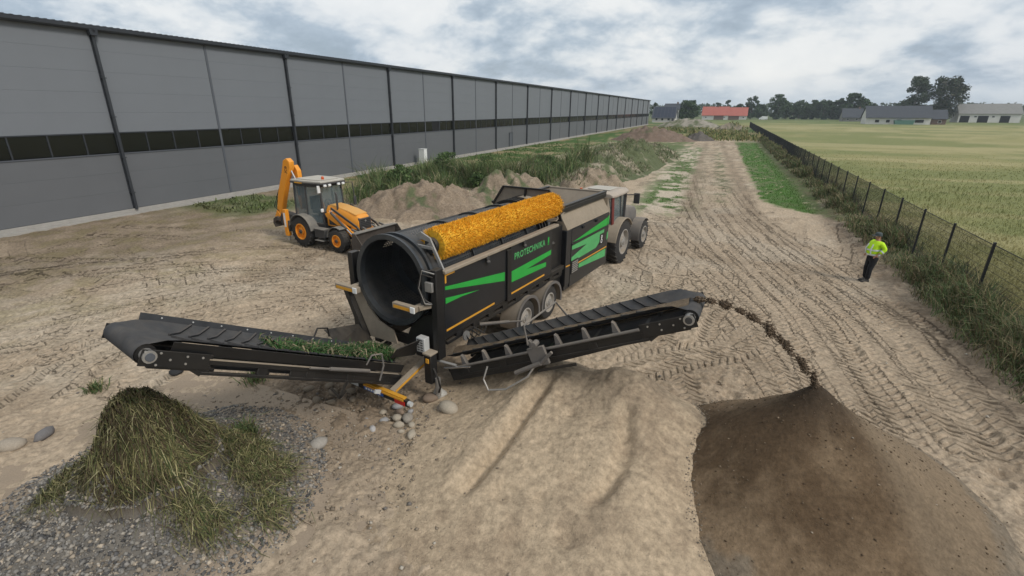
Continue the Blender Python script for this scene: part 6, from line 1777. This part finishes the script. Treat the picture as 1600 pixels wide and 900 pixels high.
for s in (1, -1):
    for y in (-1.5, 1.7): wheel(van, s * 0.88, y, 0.35, 0.35, 0.22, 'galv', s, 0.2)
    plate([(s * .96, 0.4, 1.4), (s * .96, 1.15, 1.4), (s * .90, 0.95, 2.0), (s * .90, 0.4, 2.0)], 0.01, 'side_window', M['pane'], van)
plate([(-.8, 1.72, 1.55), (.8, 1.72, 1.55), (.78, 1.12, 2.25), (-.78, 1.12, 2.25)], 0.02, 'windscreen', M['pane'], van)

# ------------------------------------------------------------ stones, gravel, debris
def ico(sub):
    bm = bmesh.new(); bmesh.ops.create_icosphere(bm, subdivisions=sub, radius=1.0)
    v = np.array([q.co[:] for q in bm.verts]); f = np.array([[q.index for q in t.verts] for t in bm.faces]); bm.free()
    return v, f
IV1, IF1 = ico(1); IV2, IF2 = ico(2)
OV = np.array([(1, 0, 0), (-1, 0, 0), (0, 1, 0), (0, -1, 0), (0, 0, 1), (0, 0, -1)], float) * 1.15
OF = np.array([(0, 2, 4), (2, 1, 4), (1, 3, 4), (3, 0, 4), (2, 0, 5), (1, 2, 5), (3, 1, 5), (0, 3, 5)])
def scatter_stones(name, x, y, z, s, cols, label, cat):
    n = len(x)
    IV1, IF1 = OV, OF
    k = len(IV1)
    jit = 1 + rng.normal(0, 0.16, (n, k, 1))
    sc3 = s[:, None] * np.stack([0.8 + 0.5 * rng.random(n), 0.8 + 0.5 * rng.random(n), 0.5 + 0.35 * rng.random(n)], 1)
    P = IV1[None] * jit * sc3[:, None, :]
    a_ = rng.random(n) * 2 * PI; c, s_ = np.cos(a_)[:, None], np.sin(a_)[:, None]
    P = np.stack([P[..., 0] * c - P[..., 1] * s_, P[..., 0] * s_ + P[..., 1] * c, P[..., 2]], -1)
    P = P + np.stack([x, y, z], 1)[:, None, :]
    F = (IF1[None] + (np.arange(n) * k)[:, None, None]).reshape(-1, 3)
    return stuff(name, np_mesh(name, P.reshape(-1, 3), F, M['stone'], np.repeat(cols, k, axis=0), True), label, cat)
STONE = [(0.21, 0.195, 0.175), (0.14, 0.132, 0.12), (0.28, 0.25, 0.21), (0.36, 0.30, 0.23), (0.085, 0.082, 0.08)]
n = 24000
a_ = rng.random(n) * 2 * PI; r_ = 0.5 + 1.95 * rng.random(n) ** 0.75
x = -7.3 + r_ * np.cos(a_); y = 3.38 + r_ * np.sin(a_)
z = h_heap(x, y); gb = ground_base(x, y)
dn = fbm(x * 1.3, y * 1.3, 3, 420)
k_ = (z < 1.0) & (rng.random(n) < 0.5 + 1.2 * sst(0.32, 0.55, dn)) & (z > gb - 0.03)
x, y, z = x[k_], y[k_], np.maximum(z, gb)[k_]; n = len(x)
scatter_stones('gravel', x, y, z + 0.006, 0.009 + 0.030 * rng.random(n) ** 3, palette(n, STONE, [4, 3, 2, 1.3, 2], 0.3), 'loose grey gravel spread around the foot of the debris heap', 'gravel')
n = 8000
x = np.concatenate([rng.normal(-5.6, 1.5, n // 2), rng.uniform(-16, 6.5, n - n // 2)]); y = np.concatenate([rng.normal(5.8, 1.1, n // 2), rng.uniform(3, 20, n - n // 2)])
z = height(x, y)
k_ = ((h_sand(x, y) < 0.12) | (rng.random(n) < 0.12)) & ((h_fines(x, y) < 0.05) | (rng.random(n) < 0.1))
x, y, z = x[k_], y[k_], z[k_]; n = len(x)
sz = 0.008 + 0.030 * rng.random(n) ** 4
scatter_stones('pebbles', x, y, z + 0.2 * sz, sz, palette(n, [(0.30, 0.24, 0.175), (0.21, 0.17, 0.125), (0.37, 0.33, 0.27), (0.14, 0.125, 0.11)], [4, 4, 1, 1], 0.2), 'small pebbles and clods scattered over the sandy ground', 'pebbles')
n = 2000
n = 6000; a_ = R(120) + rng.random(n) * R(150); r_ = 1.2 + 1.6 * rng.random(n)
x = 1.85 + r_ * np.cos(a_); y = 7.89 + r_ * np.sin(a_); z = height(x, y)
k_ = np.abs(h_fines(x, y) - np.maximum(ground_base(x, y), h_sand(x, y)) + 0.03) < 0.13 * rng.random(n) ** 0.5
x, y, z = x[k_], y[k_], z[k_]; n = len(x)
sz = 0.005 + 0.012 * rng.random(n) ** 2
scatter_stones('gravel', x, y, z + 0.3 * sz, sz, palette(n, [(0.24, 0.20, 0.15), (0.15, 0.125, 0.095), (0.32, 0.27, 0.21)], [2, 2, 1], 0.25), 'rim of small pebbles round the foot of the dark soil cone', 'gravel')
n = 2200
a_ = rng.random(n) * 2 * PI; r_ = 2.9 * rng.random(n) ** 0.6
x = 1.85 + r_ * np.cos(a_); y = 7.89 + r_ * np.sin(a_); z = h_fines(x, y)
k_ = z > np.maximum(ground_base(x, y), h_sand(x, y)) - 0.06
x, y, z = x[k_], y[k_], height(x, y)[k_]; n = len(x)
sz = 0.004 + 0.016 * rng.random(n) ** 3.5
scatter_stones('soil_crumbs', x, y, z + 0.3 * sz, sz, palette(n, [(0.085, 0.058, 0.036), (0.13, 0.095, 0.062), (0.20, 0.15, 0.10), (0.30, 0.25, 0.19)], [4, 3, 2, 0.6], 0.3), 'crumbs and small stones on the dark soil cone', 'soil')
def rock(px_, py_, s, col, label, seed, flat=0.65, group='loose stones behind the machine'):
    rg = np.random.default_rng(seed); s = s * (1.3 if seed < 40 else 1.15)
    v = IV2.copy()
    nz = sum(np.sin(v @ rg.normal(0, 2.2, 3) + rg.random() * 6) for _ in range(5)) * 0.055
    v = v * (1 + nz)[:, None] * np.array([1.0 + 0.3 * rg.random(), 0.75 + 0.2 * rg.random(), flat]) * s
    o = link(bpy.data.objects.new('stone', np_mesh('stone', v, IF2, M['stone'], np.tile(np.array(col), (len(v), 1)), True)))
    o.location = (px_, py_, height1(px_, py_) + s * flat * 0.45); o.rotation_euler = (0, 0, rg.random() * 6)
    return tag(o, label, 'stone', group)
TANS = (0.36, 0.31, 0.24); GRYS = (0.30, 0.29, 0.28)
rock(-4.22, 7.08, 0.145, TANS, 'largest pale boulder lying alone on the sand behind the machine', 1)
rock(-4.42, 7.10, 0.06, (0.30, 0.25, 0.2), 'small brown stone touching the largest pale boulder', 2)
rock(-4.75, 7.62, 0.12, (0.42, 0.40, 0.36), 'round whitish stone beside the support leg', 3)
rock(-4.85, 7.40, 0.12, (0.20, 0.15, 0.11), 'brown blocky clod in front of the round whitish stone', 4)
rock(-4.52, 6.22, 0.085, TANS, 'flat tan stone nearest the camera below the stone cluster', 5)
rock(-5.92, 5.30, 0.12, (0.33, 0.30, 0.26), 'pale stone alone at the right edge of the debris heap', 6)
rock(-11.0, 3.0, 0.17, (0.33, 0.28, 0.22), 'long pale stone at the left edge beside a darker one', 7, 0.5)
rock(-10.85, 3.42, 0.13, (0.16, 0.15, 0.145), 'dark grey stone at the left edge behind a longer pale one', 8, 0.55)
rock(-10.9, 6.0, 0.13, (0.035, 0.035, 0.035), 'flat black lump on the sand under the rear conveyor', 9, 0.35)
RANK = ['nearest', 'second nearest', 'third nearest', 'fourth nearest', 'fifth nearest', 'sixth nearest', 'seventh nearest', 'eighth nearest', 'ninth nearest', 'third farthest', 'second farthest', 'farthest']
CLUS = ((-5.35, 6.95, 0.075, GRYS), (-5.12, 6.60, 0.08, TANS), (-4.92, 6.66, 0.10, (0.27, 0.24, 0.2)), (-5.32, 6.42, 0.07, GRYS), (-4.95, 6.42, 0.075, TANS), (-4.72, 6.50, 0.06, TANS), (-5.35, 6.12, 0.06, (0.42, 0.4, 0.38)), (-5.2, 6.8, 0.06, (0.3, 0.22, 0.16)), (-5.0, 6.9, 0.055, GRYS), (-5.5, 6.65, 0.06, TANS), (-5.65, 6.3, 0.055, GRYS), (-4.8, 6.28, 0.05, TANS))
for q, (px_, py_, s_, c_) in enumerate(sorted(CLUS, key=lambda c: math.hypot(c[0], c[1]))):
    tint_ = 'grey' if c_ is GRYS else 'tan' if c_ is TANS else 'white' if c_[0] > 0.4 else 'brown'
    rock(px_, py_, s_, c_, tint_ + ' rounded stone, ' + RANK[q] + ' to the camera in the cluster behind the bumper', 20 + q, 0.7, 'stone cluster behind the rear bumper')
CLOD = ((-6.6, 7.0, .09), (-6.9, 6.8, .11), (-7.2, 7.0, .08), (-6.35, 6.75, .08), (-7.05, 6.45, .09), (-6.7, 6.5, .07), (-7.5, 6.7, .1))
for q, (px_, py_, s_) in enumerate(sorted(CLOD)):
    rock(px_, py_, s_, (0.19, 0.155, 0.115), 'brown clod under the rear conveyor, ' + ['first', 'second', 'third', 'fourth', 'fifth', 'sixth', 'last'][q] + ' from the left', 50 + q, 0.6, 'clods beneath the rear conveyor')
# grass and roots on the heap
def strands(name, x, y, fn, ln, wd, cols, label, cx, cy, spread=0.9, lift=0.03):
    n = len(x)
    out = np.arctan2(y - cy, x - cx) + rng.normal(0, spread, n)
    V = np.empty((n * 6, 3))
    ph = rng.normal(0, 0.5, n)
    for i_, f in enumerate((0.0, 0.5, 1.0)):
        aa = out + ph * f
        xx = x + np.cos(aa) * ln * f; yy = y + np.sin(aa) * ln * f
        zz_ = np.maximum(fn(xx, yy), ground_base(xx, yy)) + lift * rng.random(n) * 1.5 + np.where(f == 0.5, lift * rng.random(n) * 2, 0)
        nx_, ny_ = -np.sin(aa) * wd / 2, np.cos(aa) * wd / 2
        k_w = (1.0, 1.0, 0.3)[i_]
        V[2 * i_::6] = np.stack([xx - nx_ * k_w, yy - ny_ * k_w, zz_], 1); V[2 * i_ + 1::6] = np.stack([xx + nx_ * k_w, yy + ny_ * k_w, zz_ + wd * 0.4], 1)
    k = np.arange(n)[:, None] * 6
    F = np.concatenate([k + np.array([[0, 1, 3, 2]]), k + np.array([[2, 3, 5, 4]])])
    return stuff(name, np_mesh(name, V, F, M['leaf'], np.repeat(cols, 6, axis=0)), label, 'plant debris')
HAY = [(0.12, 0.125, 0.05), (0.18, 0.165, 0.072), (0.25, 0.22, 0.11), (0.095, 0.07, 0.042), (0.34, 0.31, 0.17), (0.065, 0.08, 0.03)]
n = 12000
a_ = rng.random(n) * 2 * PI; r_ = 0.80 * rng.random(n) ** 0.6
x = -7.3 + r_ * np.cos(a_); y = 3.38 + r_ * np.sin(a_)
k_ = rng.random(n) < 0.12 + 1.3 * sst(0.38, 0.6, fbm(x * 2.6, y * 2.6, 3, 431))
x, y = x[k_], y[k_]; n = len(x)
strands('cut_grass', x, y, h_heap, 0.08 + 0.5 * rng.random(n) ** 2.5, 0.005 + 0.008 * rng.random(n), palette(n, HAY, [2, 2.5, 1.6, 5, 0.6, 2.5], 0.35) * (0.6 + 0.9 * fbm(x * 3, y * 3, 2, 432))[:, None] * (1 - 0.45 * sst(1.2, 1.6, h_heap(x, y)))[:, None], 'matted brown green grass and roots crowning the debris heap', -7.3, 3.38, 1.7, 0.07)
n = 4200
cl = np.array([(-5.75, 3.1), (-5.9, 4.3), (-6.5, 4.4), (-8.3, 2.75), (-8.2, 2.5), (-6.3, 4.2), (-5.4, 3.7), (-6.9, 4.4), (-6.2, 3.1), (-6.0, 4.0)])
ci = rng.integers(0, len(cl), n)
x = cl[ci, 0] + rng.normal(0, 0.2, n); y = cl[ci, 1] + rng.normal(0, 0.16, n)
strands('cut_grass', x, y, h_heap, 0.10 + 0.32 * rng.random(n) ** 2, 0.005 + 0.006 * rng.random(n), palette(n, HAY, [4, 3, 2, 3, 1, 3], 0.3), 'loose grass strands lying over the gravel around the debris heap', -7.3, 3.38, 1.6, 0.06)
n = 520
a_ = rng.random(n) * 2 * PI; r_ = 0.75 * rng.random(n) ** 0.7
x = -7.3 + r_ * np.cos(a_); y = 3.38 + r_ * np.sin(a_)
scatter_stones('soil_clods', x, y, h_heap(x, y) + 0.015, 0.012 + 0.05 * rng.random(n) ** 2.5, palette(n, [(0.085, 0.062, 0.04), (0.13, 0.10, 0.07), (0.06, 0.05, 0.035)], [2, 1, 1], 0.25), 'dark soil clods caught in the grass of the debris heap', 'soil')
n = 2600
a_ = rng.random(n) * 2 * PI; r_ = 0.95 * rng.random(n) ** 0.6
x = -7.3 + r_ * np.cos(a_); y = 3.38 + r_ * np.sin(a_)
stuff('cut_grass', blades('cut_grass', x, y, h_heap(x, y) - 0.01, 0.05 + 0.22 * rng.random(n) ** 2, 0.006 + 0.008 * rng.random(n), 0.8 + 1.4 * rng.random(n), palette(n, HAY, [2, 3, 3, 3, 1.5, 2], 0.35)), 'stray stalks and roots sticking out of the debris heap', 'plant debris')
# load on the belts and the thrown soil
MTR = Matrix.Translation((TRX, TRY, 0)) @ Matrix.Rotation(TRA, 4, 'Z')
mrc = np.array(MTR @ rc.matrix_local); msc = np.array(MTR @ sc_.matrix_local)
n = 3600
x = np.clip(rng.normal(0.0, 0.22, n), -0.38, 0.38); y = 0.05 + 2.6 * rng.random(n) ** 3.2
P = np.stack([x, y, 0.02 + 0.16 * np.exp(-(y / 1.0) ** 2) * rng.random(n), np.ones(n)], 1) @ mrc.T
me = blades('plant_debris', P[:, 0], P[:, 1], P[:, 2], 0.05 + 0.16 * rng.random(n), 0.012 + 0.02 * rng.random(n), 0.8 + 0.9 * rng.random(n), palette(n, [(0.03, 0.075, 0.02), (0.045, 0.105, 0.03), (0.09, 0.11, 0.045), (0.22, 0.18, 0.11)], [3, 3, 1.5, 2.0], 0.35))
stuff('plant_debris', me, 'green weeds and roots riding up the rear conveyor belt', 'plant debris')
ys = np.linspace(0.0, scL - 0.02, 130); xs = np.linspace(-0.24, 0.24, 11)
Xg, Yg = np.meshgrid(xs, ys, indexing='ij')
wdt = 0.14 + 0.08 * vnoise(Yg * 2.3, Yg * 0, 77) + 0.12 * np.exp(-Yg * 1.6)
Zl = (0.035 + 0.12 * np.exp(-Yg * 1.8)) * (1 - (Xg / wdt) ** 2) + 0.03 * (fbm(Xg * 9, Yg * 7, 3, 78) - 0.5) + np.maximum(0, np.abs(Xg) - 0.25) * 0.6
Pl = np.stack([Xg.ravel(), Yg.ravel(), np.maximum(Zl, -0.01).ravel() + 0.003, np.ones(Xg.size)], 1) @ msc.T
i_, j_ = np.arange(10)[:, None], np.arange(129)[None, :]
a = i_ * 130 + j_
Fq = np.stack([a, a + 130, a + 131, a + 1], -1).reshape(-1, 4)
cs = np.tile(np.array([0.17, 0.128, 0.086]), (Xg.size, 1)) * (0.75 + 0.5 * fbm(Xg.ravel() * 8, Yg.ravel() * 5, 3, 79))[:, None]
stuff('soil_layer', np_mesh('soil_layer', Pl[:, :3], Fq, M['fines'], cs, True), 'thin ribbon of brown soil lying on the side conveyor belt', 'soil')
p0 = (msc @ np.array([0, scL + 0.1, 0.0, 1]))[:3]; p1 = np.array([1.85, 7.89, 1.80])
hd_ = p1[:2] - p0[:2]; D_ = float(np.hypot(*hd_)); hd_ /= D_
n = 5200
t_ = rng.random(n); ck_ = rng.integers(0, 9, n)
cen_ = np.array([0.02, 0.11, 0.22, 0.34, 0.45, 0.58, 0.70, 0.86, 0.97])
t_ = np.where(rng.random(n) < 0.93, cen_[ck_] + rng.normal(0, 1, n) * np.array([.02, .012, .022, .014, .026, .016, .028, .02, .016])[ck_], t_)
s_ = t_ * D_
kq = (p0[2] + 0.12 * D_ - p1[2]) / D_ ** 2
sp_ = (0.020 + 0.030 * t_) * (0.5 + 0.9 * vnoise(t_ * 16, t_ * 0, 88))
lat = rng.normal(0, 1, n) * sp_
x = p0[0] + hd_[0] * s_ - hd_[1] * lat; y = p0[1] + hd_[1] * s_ + hd_[0] * lat
z = p0[2] + 0.12 * s_ - kq * s_ ** 2 + rng.normal(0, 1, n) * sp_ * 0.9
scatter_stones('thrown_soil', x, y, z, 0.006 + 0.016 * rng.random(n) ** 2, palette(n, [(0.10, 0.072, 0.048), (0.15, 0.11, 0.075)], [2, 1], 0.25), 'stream of dark soil flying from the side conveyor to the soil cone', 'soil')

# ------------------------------------------------------------ air
hm = bpy.data.materials.new('haze')
hm.use_nodes = True
hm.node_tree.nodes.clear()
_o = hm.node_tree.nodes.new('ShaderNodeOutputMaterial')
_v = hm.node_tree.nodes.new('ShaderNodeVolumePrincipled')
_v.inputs['Color'].default_value = (0.82, 0.90, 0.97, 1)
_v.inputs['Density'].default_value = 0.0003
_v.inputs['Anisotropy'].default_value = 0.0
hm.node_tree.links.new(_v.outputs[0], _o.inputs['Volume'])
hz_ = MB().box(-3300, 3300, -3300, 3300, -2.0, 26.0).build('haze', hm, None, smooth=False)
tag(hz_, 'thin pale air over the whole site', 'haze', kind='stuff')
